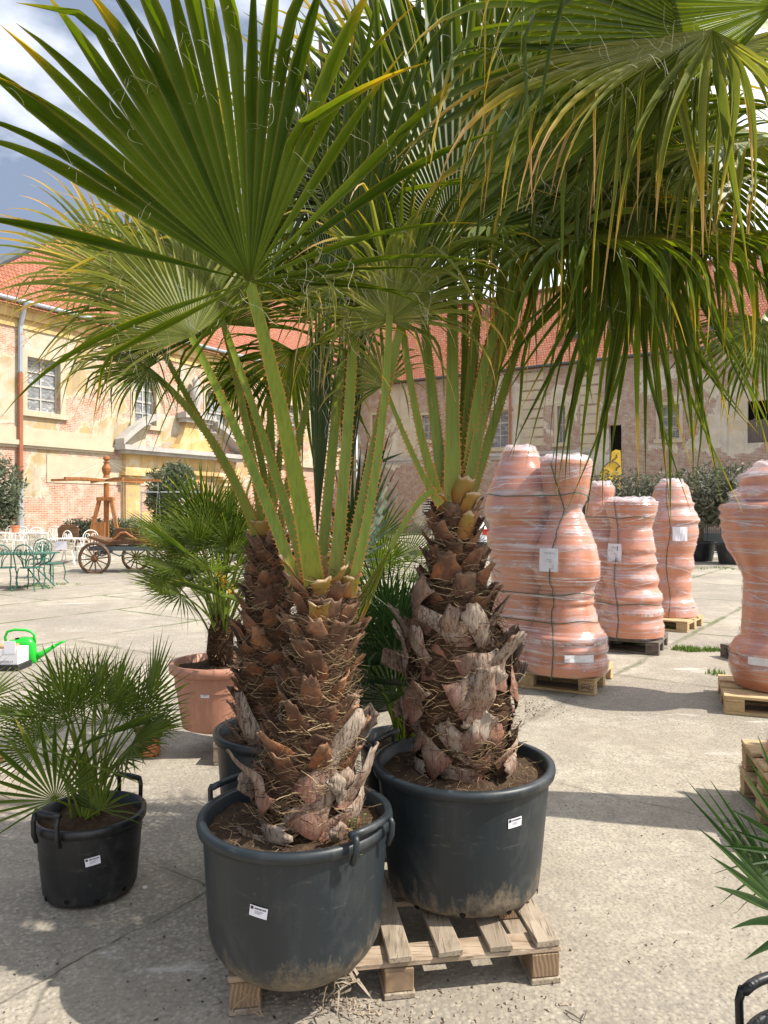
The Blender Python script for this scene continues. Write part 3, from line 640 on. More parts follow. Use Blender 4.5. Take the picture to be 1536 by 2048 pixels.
# ---- small roof showing behind the left wing
bb = thing('far_building', (-32, 52, 0), 'distant red tiled roof peeking over the left wing against the sky', 'building', rz=R(25))
m = MB(); m.box((-7,-4,0),(6.5,4,17.2)); m.build('wall', MT['plaster_yellow'], bb)
m = MB(); EAVE_ = EAVE; 
c_ = lambda p: (p[0]/40+2, math.hypot(p[1],p[2])/40+2, 0)
for q in ([(-8,-4.5,17),(7,-4.5,17),(4,0,20.6),(-8,0,20.6)], [(7,-4.5,17),(7,4.5,17),(4,0,20.6)], [(7,4.5,17),(-8,4.5,17),(-8,0,20.6),(4,0,20.6)]): m.add([V(p) for p in q], [tuple(range(len(q)))], [c_(p) for p in q])
m.build('roof', MT['roof'], bb)

# ================================================================ TREES, HEDGES
def leafcloud(m, ctr, rad, n, size, seed, shell=0.5, flat=1.0, rag=0.25):
    rnd = random.Random(seed)
    for i in range(n):
        while True:
            p = V((rnd.uniform(-1,1),rnd.uniform(-1,1),rnd.uniform(-1,1)))
            if p.length <= 1 and p.length > shell*rnd.random(): break
        q = V((p.x*rad[0], p.y*rad[1], p.z*rad[2]))
        nn = noise.noise(q*(2.2/max(rad))+V((seed,0,0)))
        if nn < -.22 and rnd.random() < .75: continue
        q *= 1+rag*noise.noise(p*2.5+V((0,seed,0)))
        c = V(ctr)+q; d = V((rnd.gauss(0,1),rnd.gauss(0,1),rnd.gauss(0,.8)+.4)).normalized(); s = d.orthogonal().normalized()
        s = Matrix.Rotation(rnd.uniform(0,PI), 3, d)@s
        L = size*rnd.uniform(.7,1.5); w = size*.17*rnd.uniform(.7,1.3)
        m.add([c, c+d*L*.5+s*w, c+d*L, c+d*L*.5-s*w], [(0,1,2,3)], (0, rnd.random(), 0))
def tree(name, base, label, group, crowns, trunk_h, trunk_r, leaf, mat, n, seed, pot=None, cat='tree'):
    rnd = random.Random(seed); root = thing(name, base, label, cat, group)
    b = V(base); m = MB()
    m.tube([b, b+V((.04,0,trunk_h*.5)), b+V((0,.02,trunk_h))], [trunk_r, trunk_r*.85, trunk_r*.7], 8)
    for (c, r) in crowns:
        c = b+V(c)
        for j in range(5):
            e = c+V((rnd.uniform(-.7,.7)*r[0], rnd.uniform(-.7,.7)*r[1], rnd.uniform(-.2,.7)*r[2]))
            m.tube(bez(b+V((0,0,trunk_h*.92)), b+V((0,0,trunk_h*1.15))+(e-b)*.2*V((1,1,0)).length*.2, e, 5), [trunk_r*.5*(1-i/6.5) for i in range(6)], 5)
    m.build('trunk', MT['bark'], root, smooth=True)
    m = MB()
    for i, (c, r) in enumerate(crowns): leafcloud(m, b+V(c), r, n, leaf, seed+i*7)
    m.build('crown', MT[mat], root)
    return root
def gg(px, py):
    p = G(px, py)
    for _ in range(6):
        p = G(px, py, gz(p.x, p.y))
    return p
def bigpot(base, r, h, label, group=None, cat='plant pot', mat='pot_black'):
    t = thing('plant_pot', base, label, cat, group); m = MB(); z = base[2]
    m.lathe([(r*.75,0.0),(r*.8,.02),(r,h-.06),(r*1.07,h-.06),(r*1.07,h),(r*.97,h),(r*.95,h-.08)], base, 24); m.build('pot_body', MT[mat], t, smooth=False)
    m = MB(); m.lathe([(r*.96,h-.07),(r*.5,h-.04),(0.01,h-.03)], base, 24); m.build('soil', MT['soil'], t, smooth=True)
    return t
# hedge of potted olives in front of the right wing
for i, (px_, py_, w) in enumerate(((1180,1112,1.1),(1262,1112,1.35),(1330,1110,1.3),(1402,1122,1.25),(1462,1128,1.2),(1530,1128,1.3))):
    b = gg(px_, py_); lab = ['potted grey-green olive tree behind the tallest wrapped load, leftmost of the row', 'potted olive tree left of the narrow far wrapped stack', 'potted olive tree standing directly behind the narrow wrapped stack', 'potted olive tree just right of the narrow wrapped stack before the mesh fence', 'potted olive tree beside the black pot by the grass patch', 'potted olive tree half hidden by the wrapped load at the right edge'][i]
    bigpot(b, .42, .62, ['black pot of the leftmost hedge olive behind the tallest load', 'black pot left of the narrow far stack under an olive', 'black pot hidden behind the narrow far wrapped stack', 'black pot with white dot at the right of the narrow far stack', 'black pot by the grass patch in front of the mesh fence', 'black pot behind the wrapped load at the right edge'][i], 'black pots of the olive hedge')
    tree('olive_tree', (b.x,b.y,.56), lab, 'potted olives before the right wing', [((0,0,1.55),(w*.95,.8,.85)),((-.4,.1,1.1),(w*.75,.6,.6)),((.5,0,1.2),(w*.7,.6,.6))], .6, .07, .17, 'rosemary', 2300, 40+i)
# olive by the portal, tree at left edge, hedge under the carousel
b = gg(345, 1075); tree('olive_tree', tuple(b), 'round olive tree standing in front of the arched portal', None, [((0,0,2.15),(1.0,.9,.95)),((-.3,0,1.55),(.8,.7,.6)),((.25,0,2.5),(.6,.6,.5))], 1.1, .08, .2, 'olive_leaf', 2600, 71)
b = gg(-12, 1085); tree('olive_tree', tuple(b), 'bushy olive tree cut off by the left edge beside the downpipe', None, [((0,0,2.2),(1.15,1.0,1.2)),((0,0,1.2),(1.0,.8,.9))], .9, .09, .2, 'olive_leaf', 3000, 83)
for i, (px_, lab) in enumerate(((155,'low grey-green shrub left of the carousel post'),(192,'low grey-green shrub at the foot of the carousel post'),(232,'low grey-green shrub right of the carousel post'),(268,'low grey-green shrub behind the carriage seat'))):
    b = gg(px_, 1092); tree('shrub', tuple(b), lab, 'low shrubs behind the carriage', [((0,0,.62),(.55,.4,.42))], .3, .03, .14, 'olive_leaf', 1100, 95+i, cat='shrub')
# grass
def grass(name, spots, n, seed, h=.05):
    rnd = random.Random(seed); m = MB()
    for (c, rx, ry, ang) in spots:
        for i in range(n):
            a, r = rnd.uniform(0,2*PI), math.sqrt(rnd.random()); q = V((rx*r*math.cos(a), ry*r*math.sin(a), 0)); q = Matrix.Rotation(ang,3,'Z')@q
            p = V((c[0]+q.x, c[1]+q.y, 0)); p.z = gz(p.x,p.y)
            if noise.noise(p*2.5) < -.1+.45*r: continue
            d = V((rnd.uniform(-.6,.6),rnd.uniform(-.6,.6),1))*h*rnd.uniform(.5,1.4); s = V((rnd.uniform(-1,1),rnd.uniform(-1,1),0)).normalized()*h*.13
            m.add([p-s, p+s, p+d], [(0,1,2)], (0, rnd.random(), 0))
    tag(m.build(name, MT['grass']), name.replace('_',' ')+' growing in joints of the concrete yard', 'grass', kind='stuff')
grass('grass', [(G(1420,1137),2.2,.8,0), (G(1440,1350),.35,.75,-.5), (G(1400,1258),.7,.16,0), (G(1285,1288),.5,.1,.1), (G(1370,1300),.8,.13,0), (G(60,1173),1.3,.5,.1),
    ], 1900, 5, .045)
grass('weed_patch', [(G(345,1823),.05,.03,0), (G(1290,1290),.3,.1,0)], 260, 6, .014)
# mesh fence behind the olives
t = thing('mesh_fence', G(1425,1118), 'black wire mesh fence panel between the olives', 'fence'); m = MB(); a = G(1380,1118); b = G(1490,1120)
for i in range(26): p = a.lerp(b, i/25); m.tube([p, p+V((0,0,1.7))], .007 if i%8 else .02, 4)
for i in range(7): z = .15+i*.26; m.tube([a+V((0,0,z)), b+V((0,0,z))], .007, 4)
m.build('wire_mesh', MT['slate'], t)
m = MB(); m.tube([a+V((0,0,.22)), b+V((0,0,.22))], .02, 5); m.build('rail', MT['metal_grey'], t)
m = MB(); m.box((a.x,a.y+.05,.25),(b.x,a.y+.09,.85)); m.build('dark_sheet', MT['slate'], t)
b = G(1370,1124)
m = MB(); rnd = random.Random(4); c0 = G(1428,1112)
bm = bmesh.new(); bmesh.ops.create_icosphere(bm, subdivisions=3, radius=1)
for v in bm.verts: v.co = v.co*(1+.25*noise.noise(v.co*1.5)); v.co = V((v.co.x*.9, v.co.y*.4, max(v.co.z,-.3)*.28))
m.add([V(v.co)+c0 for v in bm.verts], [tuple(v.index for v in f.verts) for f in bm.faces]); bm.free()
tag(m.build('rubble_heap', MT['stone_white'], org=c0), 'pale rubble heap at the foot of the mesh fence', 'rubble')
# ================================================================ POTS
def nursery_pot(base, r, rb, h, label, mat='pot_grey', handles=(), hup=.018, sticker=None, soil_z=.05, group=None, round_bot=.12, holes=True, wall=.03, rim_h=.035, ov=1.045):
    base = V(base); t = thing('plant_pot', base, label, 'plant pot', group); n = 72
    def rad(z):
        q = z/h
        rr = lerp(rb, r, q**.92)
        if q < round_bot: rr -= rb*.22*(1-q/round_bot)**2
        return rr
    prof = [(rad(0)*.6, .004)]+[(rad(h*i/22), h*i/22) for i in range(22)]
    prof += [(r*.992, h-rim_h-.004),(r*ov, h-rim_h),(r*(ov+.012), h-rim_h*.5),(r*(ov+.004), h-.004),(r*.995, h),(r*.955, h-.006),(r*.94, h-.16)]
    m = MB(); k0 = len(m.v)
    m.lathe(prof, base, n, wob=.006, seed=base.x)
    m.c = [(max(0, 1-(p.z-base.z)/h), 0, 0) for p in m.v]
    m.build('pot_body', MT[mat], t, smooth=True)
    m = MB(); prof = [(r*.945*(1-i/14), h-soil_z) for i in range(15)]; m.lathe(prof, base, 56)
    for i, p in enumerate(m.v):
        rr = (p.xy-base.xy).length/r
        p.z += .02*noise.noise(p*14)+.012*noise.noise(p*40)+.03*max(0,1-rr*1.3)
    m.build('soil', MT['soil'], t, smooth=True)
    for a in handles:
        a = R(a); M = Matrix.Translation(base)@Matrix.Rotation(a,4,'Z'); m = MB(); hw = .085*r/.3; R1 = r*(ov+.01)
        hh = hup*r/.3+.012
        for sg in (-1,1):
            y = sg*hw; m.tube([M@V((R1*.99,y,h-.055)), M@V((R1+.012,y,h-.02)), M@V((R1+.014,y,h+hh*.5)), M@V((R1+.006,y*.96,h+hh))], [.009,.010,.010,.011], 6)
        m.tube([M@V((math.sqrt(max(0,(R1+.006)**2-(hw*q)**2)),hw*q,h+hh)) for q in (-1.05,-.5,0,.5,1.05)], .012, 8)
        m.build('handle', MT[mat], t, smooth=True)
    if holes:
        m = MB()
        for i in range(4):
            a = -PI/2+(i-1.5)*.62+.2; z = .030+.012*(i%2); rr = rad(z)+.0015; c = base+V((rr*math.cos(a),rr*math.sin(a),z)); M = Matrix.Translation(c)@Matrix.Rotation(a+PI/2,4,'Z')
            m.add([M@V((.011*math.cos(q*PI/5),0,.009*math.sin(q*PI/5))) for q in range(10)], [tuple(range(10))])
        m.build('drain_hole', MT['dark_inside'], t)
    if sticker:
        a, z, tilt = sticker; rr = rad(z)+.0025; a = R(a)
        def Q(u, v, lift=0):
            c, s_ = math.cos(R(tilt)), math.sin(R(tilt)); u2, v2 = u*c-v*s_, u*s_+v*c
            aa = a+u2/rr; r2 = rad(z+v2)+.0025+lift; return base+V((r2*math.cos(aa), r2*math.sin(aa), z+v2))
        W_, H_ = .028, .0165
        def patch(m, u0,u1,v0,v1,l=0):
            n = 4; vs = []
            for i in range(n+1):
                u = lerp(u0,u1,i/n); vs += [Q(u,v0,l),Q(u,v1,l)]
            m.add(vs, [(2*i,2*i+2,2*i+3,2*i+1) for i in range(n)])
        m = MB(); patch(m,-W_,W_,-H_,H_); st = m.build('price_sticker', MT['paper'], t)
        m = MB(); patch(m,-W_*.9,-W_*.58,H_*.28,H_*.84,.0008)
        rnd = random.Random(int(z*1e4)); u = -W_*.45
        while u < W_*.85: w = rnd.uniform(.0012,.004); patch(m,u,u+w,H_*.42,H_*.72,.0008); u += w+.0011
        m.build('print', MT['ink'], st)
        m = MB()
        for (v,l0,l1) in ((.1,-.4,.55),(-.12,-.4,.35),(-.34,-.4,.2)):
            u = W_*l0
            while u < W_*l1: w = rnd.uniform(.001,.003); patch(m,u,u+w,H_*(v-.06),H_*(v+.06),.0008); u += w+.001
        m.build('print', MT['ink_grey'], st)
    return t, base, r, h
# ================================================================ PALM PARTS
def smooth_strip_frame(pts):
    return [(pts[min(i+1,len(pts)-1)]-pts[max(i-1,0)]).normalized() for i in range(len(pts))]
def blade(m, th, hub, axis, nrm, L, nseg=56, spread=230, split=.5, bend=.25, droop=2.2, seed=0, kink=.12, wmul=1.0, short=.25, threads=1, wild=.1, fold=.42, K=13, curl=.15, outer=.55, asym=0.0, dense=None, keep=.35):
    "fan of folded segments; m gets the segments, th the loose threads"
    rnd = random.Random(seed); axis = axis.normalized(); nrm = (nrm-axis*nrm.dot(axis)).normalized(); side = nrm.cross(axis)
    da = R(spread)/nseg; up = V((0,0,-1))
    for i in range(nseg):
        q = (i+.5)/nseg*2-1; a = q*R(spread)/2
        if dense and abs(a) > R(dense)/2 and rnd.random() > keep: continue
        d0 = axis*math.cos(a)+side*math.sin(a); s0 = -axis*math.sin(a)+side*math.cos(a)
        Li = L*(1-short*abs(q)**2)*(1-asym*max(0,-q))*rnd.uniform(.86,1.10); r_ = rnd.random(); sp = split*(1-outer*abs(q)**1.7)*rnd.uniform(.88,1.12)*(1.12 if i%2 else .92)
        dr = droop*rnd.uniform(.35,1.7)
        kk = rnd.random() < kink; ks = rnd.uniform(sp+.02,.85); ka = rnd.uniform(5,14)
        lat = rnd.gauss(0,wild); tw = rnd.gauss(0,.5)
        p = hub.copy(); d = d0.copy(); pts = [p.copy()]; dirs = [d.copy()]; ds = 1/K
        for j in range(K):
            s = (j+.5)*ds
            g = bend*(s if s < sp else sp)+ (dr*((s-sp)/(1-sp))**1.0 if s > sp else 0)
            if kk and abs(s-ks) < ds: g += ka
            acc = up*g*ds
            if s > sp: acc += s0*lat*ds*2.2+nrm*(curl*rnd.gauss(0,1.0))*ds
            # gravity turns, never stretches
            d = (d+acc-d*acc.dot(d)).normalized()
            p = p+d*Li*ds; pts.append(p.copy()); dirs.append(d.copy())
        vs = []; cs = []; wm = math.tan(da/2)*L*wmul*(1-.2*abs(q))
        for j in range(K+1):
            s = j*ds; d = dirs[j]; sv = s0-d*s0.dot(d)
            if sv.length < .15: sv = sv+nrm*.3; sv = sv-d*sv.dot(d)
            sv.normalize()
            if s > sp: sv = (Matrix.Rotation(tw*(s-sp)/(1-sp), 3, d)@sv)
            nn = sv.cross(d)
            ms = sp*1.0+.08
            w = wm*s if s < ms else wm*ms*max(0,(1-((s-ms)/(1-ms))**1.35))
            w = max(w, .0006); f = fold*w*(1 if s < .95 else .5)
            if s > sp: f *= 1.6; w *= .92
            vs += [pts[j]-sv*w-nn*f*.5, pts[j]+nn*f, pts[j]+sv*w-nn*f*.5]; cs += [(s,r_,1),(s,r_,0),(s,r_,1)]
        fs = []
        for j in range(K): b = 3*j; fs += [(b,b+1,b+4,b+3),(b+1,b+2,b+5,b+4)]
        m.add(vs, fs, cs)
        if th is not None:
            for _ in range(threads):
                if rnd.random() < .25: continue
                j = int(K*sp)+rnd.randint(0,2); j = min(j,K-2); p = pts[j]+s0*wm*sp; d = (dirs[j]+V((rnd.gauss(0,.35),rnd.gauss(0,.35),rnd.gauss(0,.35)))).normalized()
                cur = V((rnd.gauss(0,1),rnd.gauss(0,1),rnd.gauss(0,1))).normalized(); tp = [p.copy()]; l = rnd.uniform(.004,.012)
                for _k in range(rnd.randint(9,18)):
                    cur = (cur+V((rnd.gauss(0,.35),rnd.gauss(0,.35),rnd.gauss(0,.35)))).normalized()
                    d = (d+cur*.55+V((0,0,-.10))).normalized(); p = p+d*l; tp.append(p.copy())
                th.strip(tp, V((1,0,.3)).normalized(), .00045)
def petiole(m, a, c, b, w0, w1, nrm, spines=True, seed=0, n=18, thick=.42):
    rnd = random.Random(seed); pts = bez(a,c,b,n); dr = smooth_strip_frame(pts); k = 9
    base = len(m.v); vs = []; cs = []; sides = []
    for i, p in enumerate(pts):
        t = i/n; w = lerp(w0,w1,t**.7)/2; d = dr[i]; nn = (nrm-d*nrm.dot(d)).normalized(); sv = nn.cross(d); sides.append((p,sv,w,d))
        for j in range(k):
            u = -1+2*j/(k-1); vs.append(p+sv*w*u+nn*(-thick*w*.35*(1-u*u)*.6)); cs.append((abs(u)**3,t,0))
        for j in range(k):
            u = 1-2*j/(k-1); vs.append(p+sv*w*u*.98-nn*(thick*w*(.25+1.1*(1-u*u)))); cs.append((abs(u)**4*.6,t,0))
    kk = 2*k; fs = []
    for i in range(n):
        for j in range(kk): fs.append((i*kk+j, i*kk+(j+1)%kk, (i+1)*kk+(j+1)%kk, (i+1)*kk+j))
    m.add(vs, fs, cs)
    if spines:
        ln = sum((pts[i+1]-pts[i]).length for i in range(n)); cnt = int(ln*.8/.016)
        for sg in (-1,1):
            for i in range(cnt):
                t = (i+rnd.random()*.6)/cnt*.8; f = t*n; j = min(int(f),n-1); p = sides[j][0].lerp(sides[j+1][0], f-j); sv, w, d = sides[j][1], lerp(sides[j][2],sides[j+1][2],f-j), sides[j][3]
                q = p+sv*w*sg*.97; h = rnd.uniform(.005,.011)*(1.1-t*.5); dd = d*(1 if rnd.random()<.7 else -1)
                m.add([q-d*.004, q+d*.004, q+sv*sg*h+dd*h*.5], [(0,1,2)], (1,t,1))
def frond(root, A, C, Hb, T, n=(0,-1,.2), w0=.07, w1=.03, mat='leaf_fan', seed=0, spines=True, pet=True, name='leaf', pn=None, **kw):
    hub = P(*Hb); tip = P(*T); m = MB(); th = MB()
    L = kw.pop('L', (tip-hub).length)
    blade(m, th, hub, tip-hub, V(n), L, seed=seed, **kw)
    o = m.build(name, MT[mat], root)
    if th.v: tag(th.build('thread', MT['thread'], o), kind='stuff')
    if pet:
        m = MB(); a = P(*A); petiole(m, a, P(*C), hub+(tip-hub).normalized()*.02, w0, w1, V(pn or (0,-1,.15)), spines, seed); m.build('leaf_stalk', MT['petiole'], o, smooth=False)
    return o
def dead_spear(root): pass
def boot(m, pos, out, lean, L, w0, w1, seed, grey, droop=0.0, cup=.35, tilt=1.0, twist=0.0, ragged=.06):
    rnd = random.Random(seed); up = V((0,0,1)); sd_ = up.cross(out).normalized()
    up2 = (up*math.cos(lean)+sd_*math.sin(lean)); sd2 = (sd_*math.cos(lean)-up*math.sin(lean))
    d = (up2*tilt+out*(.30+.30*rnd.random())).normalized(); p = V(pos); nu, nv = 7, 8; F_ = []; ctr = p.copy()
    lay = [[],[]]; rr = rnd.random(); cs = []; ntc = rnd.choice((-.15,-.05,.02,.08,.16))
    for j in range(nv+1):
        v = j/nv; w = lerp(w0,w1,min(1,v*1.25)**.8)/2*(1+.08*math.sin(v*9+seed)); nn = sd2.cross(d).normalized()*-1
        if nn.dot(out) < 0: nn = -nn
        s3 = Matrix.Rotation(twist*v,3,d)@sd2
        for i in range(nu):
            u = -1+2*i/(nu-1); q = p+s3*w*u-nn*cup*w*u*u*(1-.4*v)
            if j == nv: q = q+d*L*(rnd.uniform(-ragged,ragged)-ntc*(1-abs(u)))
            q = q+V((rnd.gauss(0,.0012),rnd.gauss(0,.0012),rnd.gauss(0,.0012)))
            lay[0].append(q); lay[1].append(q-nn*.007*(1-.75*abs(u)**2))
        d = (d+(out*(.6*rnd.random()+.05)+V((0,0,-1))*droop+sd2*rnd.gauss(0,.15))*(1.4/nv)).normalized(); p = p+d*L/nv
    k = (nv+1)*nu; vs = lay[0]+lay[1]; fs = []
    for j in range(nv):
        for i in range(nu-1):
            a = j*nu+i; fs.append((a,a+1,a+nu+1,a+nu)); fs.append((k+a,k+a+nu,k+a+nu+1,k+a+1))
        a = j*nu; fs.append((a,a+nu,k+a+nu,k+a)); a = j*nu+nu-1; fs.append((a,k+a,k+a+nu,a+nu))
    for i in range(nu-1): a = nv*nu+i; fs.append((a,a+1,k+a+1,k+a))
    m.add(vs, fs, [(((i%k)//nu)/nv, rr, grey) for i in range(2*k)])
def hugboot(m, c, r, a0, z0, lean, L, w0, w1, seed, grey, flare):
    "old strap-like leaf base lying against the swollen foot of the trunk"
    rnd = random.Random(seed); nu, nv = 7, 10; rr = rnd.random(); lay = [[],[]]; a = a0; z = z0; ph = rnd.uniform(0,6)
    off0 = rnd.uniform(.84,.98); lean2 = lean+rnd.gauss(0,.25)
    for j in range(nv+1):
        v = j/nv; le = lerp(lean, lean2, v); w = lerp(w0,w1,min(1,v*1.3)**.8)/2*(1+.10*math.sin(v*8+seed)); off = r*off0+flare*v**2.2+.012*math.sin(v*7+ph)
        for i in range(nu):
            u = -1+2*i/(nu-1); du = w*u; aa = a+du*math.cos(le)/r; zz = z-du*math.sin(le)*.9; k_ = off-.22*w*u*u+.004*math.sin(u*5+v*11+ph)
            if j == nv: zz += L*rnd.uniform(-.05,.05)*math.cos(le); aa += L*rnd.uniform(-.05,.05)*math.sin(le)/r
            o_ = V((math.cos(aa), math.sin(aa), 0)); lay[0].append(V((c.x,c.y,zz))+o_*k_); lay[1].append(V((c.x,c.y,zz-.001))+o_*(k_-.006*(1.15-abs(u))))
        a += math.sin(le)*L/nv/r; z += math.cos(le)*L/nv
    k = (nv+1)*nu; vs = lay[0]+lay[1]; fs = []
    for j in range(nv):
        for i in range(nu-1):
            b = j*nu+i; fs.append((b,b+1,b+nu+1,b+nu)); fs.append((k+b,k+b+nu,k+b+nu+1,k+b+1))
        b = j*nu; fs.append((b,b+nu,k+b+nu,k+b)); b = j*nu+nu-1; fs.append((b,k+b,k+b+nu,b+nu))
    for i in range(nu-1): b = nv*nu+i; fs.append((b,b+1,k+b+1,k+b))
    m.add(vs, fs, [(((i%k)//nu)/nv, rr, grey) for i in range(2*k)])
def bigboot(root, px, py, D, w0, w1, L, seed, fresh=True, lean=0.0):
    m = MB(); boot(m, P(px,py,D), V((0,-1,0)), lean, L, w0, w1, seed, .1, droop=-.15, cup=.45, tilt=2.6, ragged=.03); m.build('leaf_base', MT['leaf_base_fresh' if fresh else 'leaf_base'], root, smooth=True)
def trunk(root, prof, nb, seed, fresh=6, grey_z=.4, strap=0, fibres=1500):
    fibres = int(fibres*1.6)
    "prof: list of (px centre, py, half width px, D) bottom to top"
    rnd = random.Random(seed); C = [(P(px,py,D), hw/FPX*D) for px,py,hw,D in prof]
    def at(t):
        f = t*(len(C)-1); i = min(int(f), len(C)-2); u = f-i; return C[i][0].lerp(C[i+1][0],u), lerp(C[i][1],C[i+1][1],u)
    m = MB(); K = 30; n = 40; vs = []
    for j in range(K+1):
        c, r = at(j/K)
        for i in range(n):
            a = 2*PI*i/n; w = r*.80*(1+.10*noise.noise(V((math.cos(a)*2,math.sin(a)*2,c.z*9)))+.06*noise.noise(V((math.cos(a)*6,math.sin(a)*6,c.z*30)))); vs.append(c+V((w*math.cos(a),w*math.sin(a),0)))
    fs = [(j*n+i, j*n+(i+1)%n, (j+1)*n+(i+1)%n, (j+1)*n+i) for j in range(K) for i in range(n)]; fs.append(tuple(K*n+i for i in range(n)))
    m.add(vs, fs); m.build('trunk', MT['trunk_core'], root, smooth=True)
    ga = 2.39996
    for i in range(nb):
        t = (i+.5)/nb; c, r = at(t); a = ga*i+rnd.gauss(0,.12); out = V((math.cos(a),math.sin(a),0)); low = t < strap
        g = 1.0 if t < grey_z else 0.0; g = max(0, min(1, g+rnd.gauss(0,.25)))
        pos = c+out*r*.80-V((0,0,.03)); m = MB()
        if low:
            hugboot(m, c, r, a, pos.z, rnd.choice((-1,1))*(rnd.uniform(.8,1.6) if t < strap*.45 else rnd.uniform(.25,1.2)), rnd.uniform(.17,.33), rnd.uniform(.10,.165), rnd.uniform(.055,.095), seed*100+i, g, rnd.uniform(.0,.10))
            nm = 'leaf_base'; mt = 'leaf_base'
        else:
            fr = i >= nb-fresh
            boot(m, pos, out, rnd.gauss(0,.14), rnd.uniform(.07,.14), rnd.uniform(.8,1.2)*min(.15, r*1.05), rnd.uniform(.04,.075), seed*100+i, g*.7, droop=-.1, cup=.55, tilt=1.9 if fr else rnd.uniform(1.1,2.1), twist=rnd.gauss(0,.12), ragged=.07)
            mt = 'leaf_base_fresh' if fr else 'leaf_base'
        m.build('leaf_base', MT[mt], root, smooth=True)
    m = MB()
    for i in range(fibres):
        t = rnd.random(); c, r = at(t); a = rnd.uniform(0,2*PI); out = V((math.cos(a),math.sin(a),0)); tan = V((-out.y,out.x,0))
        p = c+out*r*rnd.uniform(.80,1.0); d = (tan*rnd.choice((-1,1))+V((0,0,rnd.gauss(.1,.5)))+out*rnd.gauss(.15,.3)).normalized(); pts = [p.copy()]; l = rnd.uniform(.006,.016)
        for _ in range(6):
            rd = (p-c); rd.z = 0; rd.normalize(); tn = V((-rd.y,rd.x,0)); d = (d-rd*(.20*rnd.random())+V((rnd.gauss(0,.22),rnd.gauss(0,.22),rnd.gauss(0,.22)))).normalized(); p = p+d*l; pts.append(p.copy())
        m.strip(pts, V((0,.2,1)).normalized(), rnd.uniform(.0004,.0014), (0, rnd.random()**1.1, 0))
    tag(m.build('trunk_fibre', MT['fibre'], root), kind='stuff')
    return at
# ================================================================ FRONT PALLET
random.seed(3)
cA = G(455,2034); cB = G(1122,1965); ux = (cB-cA); PW = ux.length; ux.normalize(); uy = V((-ux.y,ux.x,0)); Mp = Matrix((( ux.x,uy.x,0,cA.x),(ux.y,uy.y,0,cA.y),(0,0,1,0),(0,0,0,1)))
t = thing('pallet', cA.lerp(cB,.5)+uy*.4, 'weathered broken wooden pallet carrying the two front grey pots', 'pallet')
fx = lambda px: (G(px,1890,.144)-cA).dot(ux)
def pbox(name, lo, hi, mat, jit=.0015, bev=.0035):
    m = MB(); m.box(lo, hi, None, Mp, jit); return m.build(name, MT[mat], t, bevel=bev)
PL = .80
for x in (.005, PW*.5-.05, PW-.10):
    for y in (.0, PL/2-.05, PL-.10):
        pbox('block', (x,y,.022),(x+.095,y+.10,.098),'wood_end')
    pbox('bottom_board', (x-.002,-.004,.0),(x+.10,PL,.0205),'wood_weathered')
for y in (.002, PL/2-.05, PL-.095): pbox('stringer', (0,y,.0995),(PW+.004,y+.095,.1205),'wood_weathered_x', .002)
bw = .088
for i, px_ in enumerate((806,906,1008,1100)):
    x = (G(px_,(1925,1912,1900,1885)[i],.144)-cA).dot(ux); pbox('deck_board', (x-.040,-.01+i*.003,.122),(x+.040,PL+.01,.143),'wood_weathered', .0025, .003)
for x in (.06,.22,.38): pbox('deck_board', (x-.04,.14,.122),(x+.04,PL,.142),'wood_weathered')
# splintered end by the front pot
m = MB(); rnd = random.Random(8)
for i in range(26):
    a = G(700+rnd.uniform(-35,25),1960+rnd.uniform(-25,20),.09+rnd.uniform(0,.05)); d = V((rnd.uniform(-1,.4),rnd.uniform(-.6,.2),rnd.uniform(-.5,.5))).normalized()*rnd.uniform(.03,.09); s = V((0,0,1)).cross(d).normalized()*rnd.uniform(.002,.009)
    m.add([a-s,a+s,a+d*.7+s*.5,a+d], [(0,1,2,3)])
m.build('splinter', MT['wood_weathered'], t)
m = MB()
for i in range(420):
    px_ = rnd.gauss(690,45); py_ = 2010+rnd.gauss(0,14)+(690-px_)*-.18
    if rnd.random() < .4: px_, py_ = rnd.uniform(470,1150), rnd.uniform(1975,2045)
    c = G(px_, py_, .003); s = rnd.uniform(.0008,.0032)*(2.0 if rnd.random()<.06 else 1); a = rnd.uniform(0,PI)
    u = V((math.cos(a),math.sin(a),0))*s*rnd.uniform(1,3.5); v = V((-math.sin(a),math.cos(a),0))*s
    m.add([c-u-v,c+u-v,c+u+v,c-u+v,c+V((0,0,s*1.2))], [(0,1,4),(1,2,4),(2,3,4),(3,0,4)])
tag(m.build('wood_crumbs', MT['wood_weathered']), 'crumbled rotten wood scattered on the concrete before the front pallet', 'debris', kind='stuff')
m = MB()
for i in range(700):
    px_, py_ = rnd.uniform(-50,1600), 1075+rnd.random()**.6*990; c = G(px_, py_, .002); s = rnd.uniform(.0015,.006)*(1.8 if rnd.random()<.1 else 1)
    vs = [c+V((rnd.uniform(-1,1),rnd.uniform(-1,1),rnd.uniform(-.2,1)))*s for _ in range(6)]; m.add(vs, [(0,1,2),(2,3,0),(3,4,0),(4,5,1),(1,2,5),(2,4,3),(5,4,2)])
for i in range(170):
    c = G(1050+abs(rnd.gauss(0,34)), 1418+rnd.gauss(0,9), .002); s = rnd.uniform(.002,.008)
    vs = [c+V((rnd.uniform(-1,1),rnd.uniform(-1,1),rnd.uniform(-.2,1)))*s for _ in range(6)]; m.add(vs, [(0,1,2),(2,3,0),(3,4,0),(4,5,1),(1,2,5),(2,4,3),(5,4,2)])
tag(m.build('soil_crumbs', MT['soil']), 'small dark crumbs of soil strewn over the concrete yard', 'debris', kind='stuff')
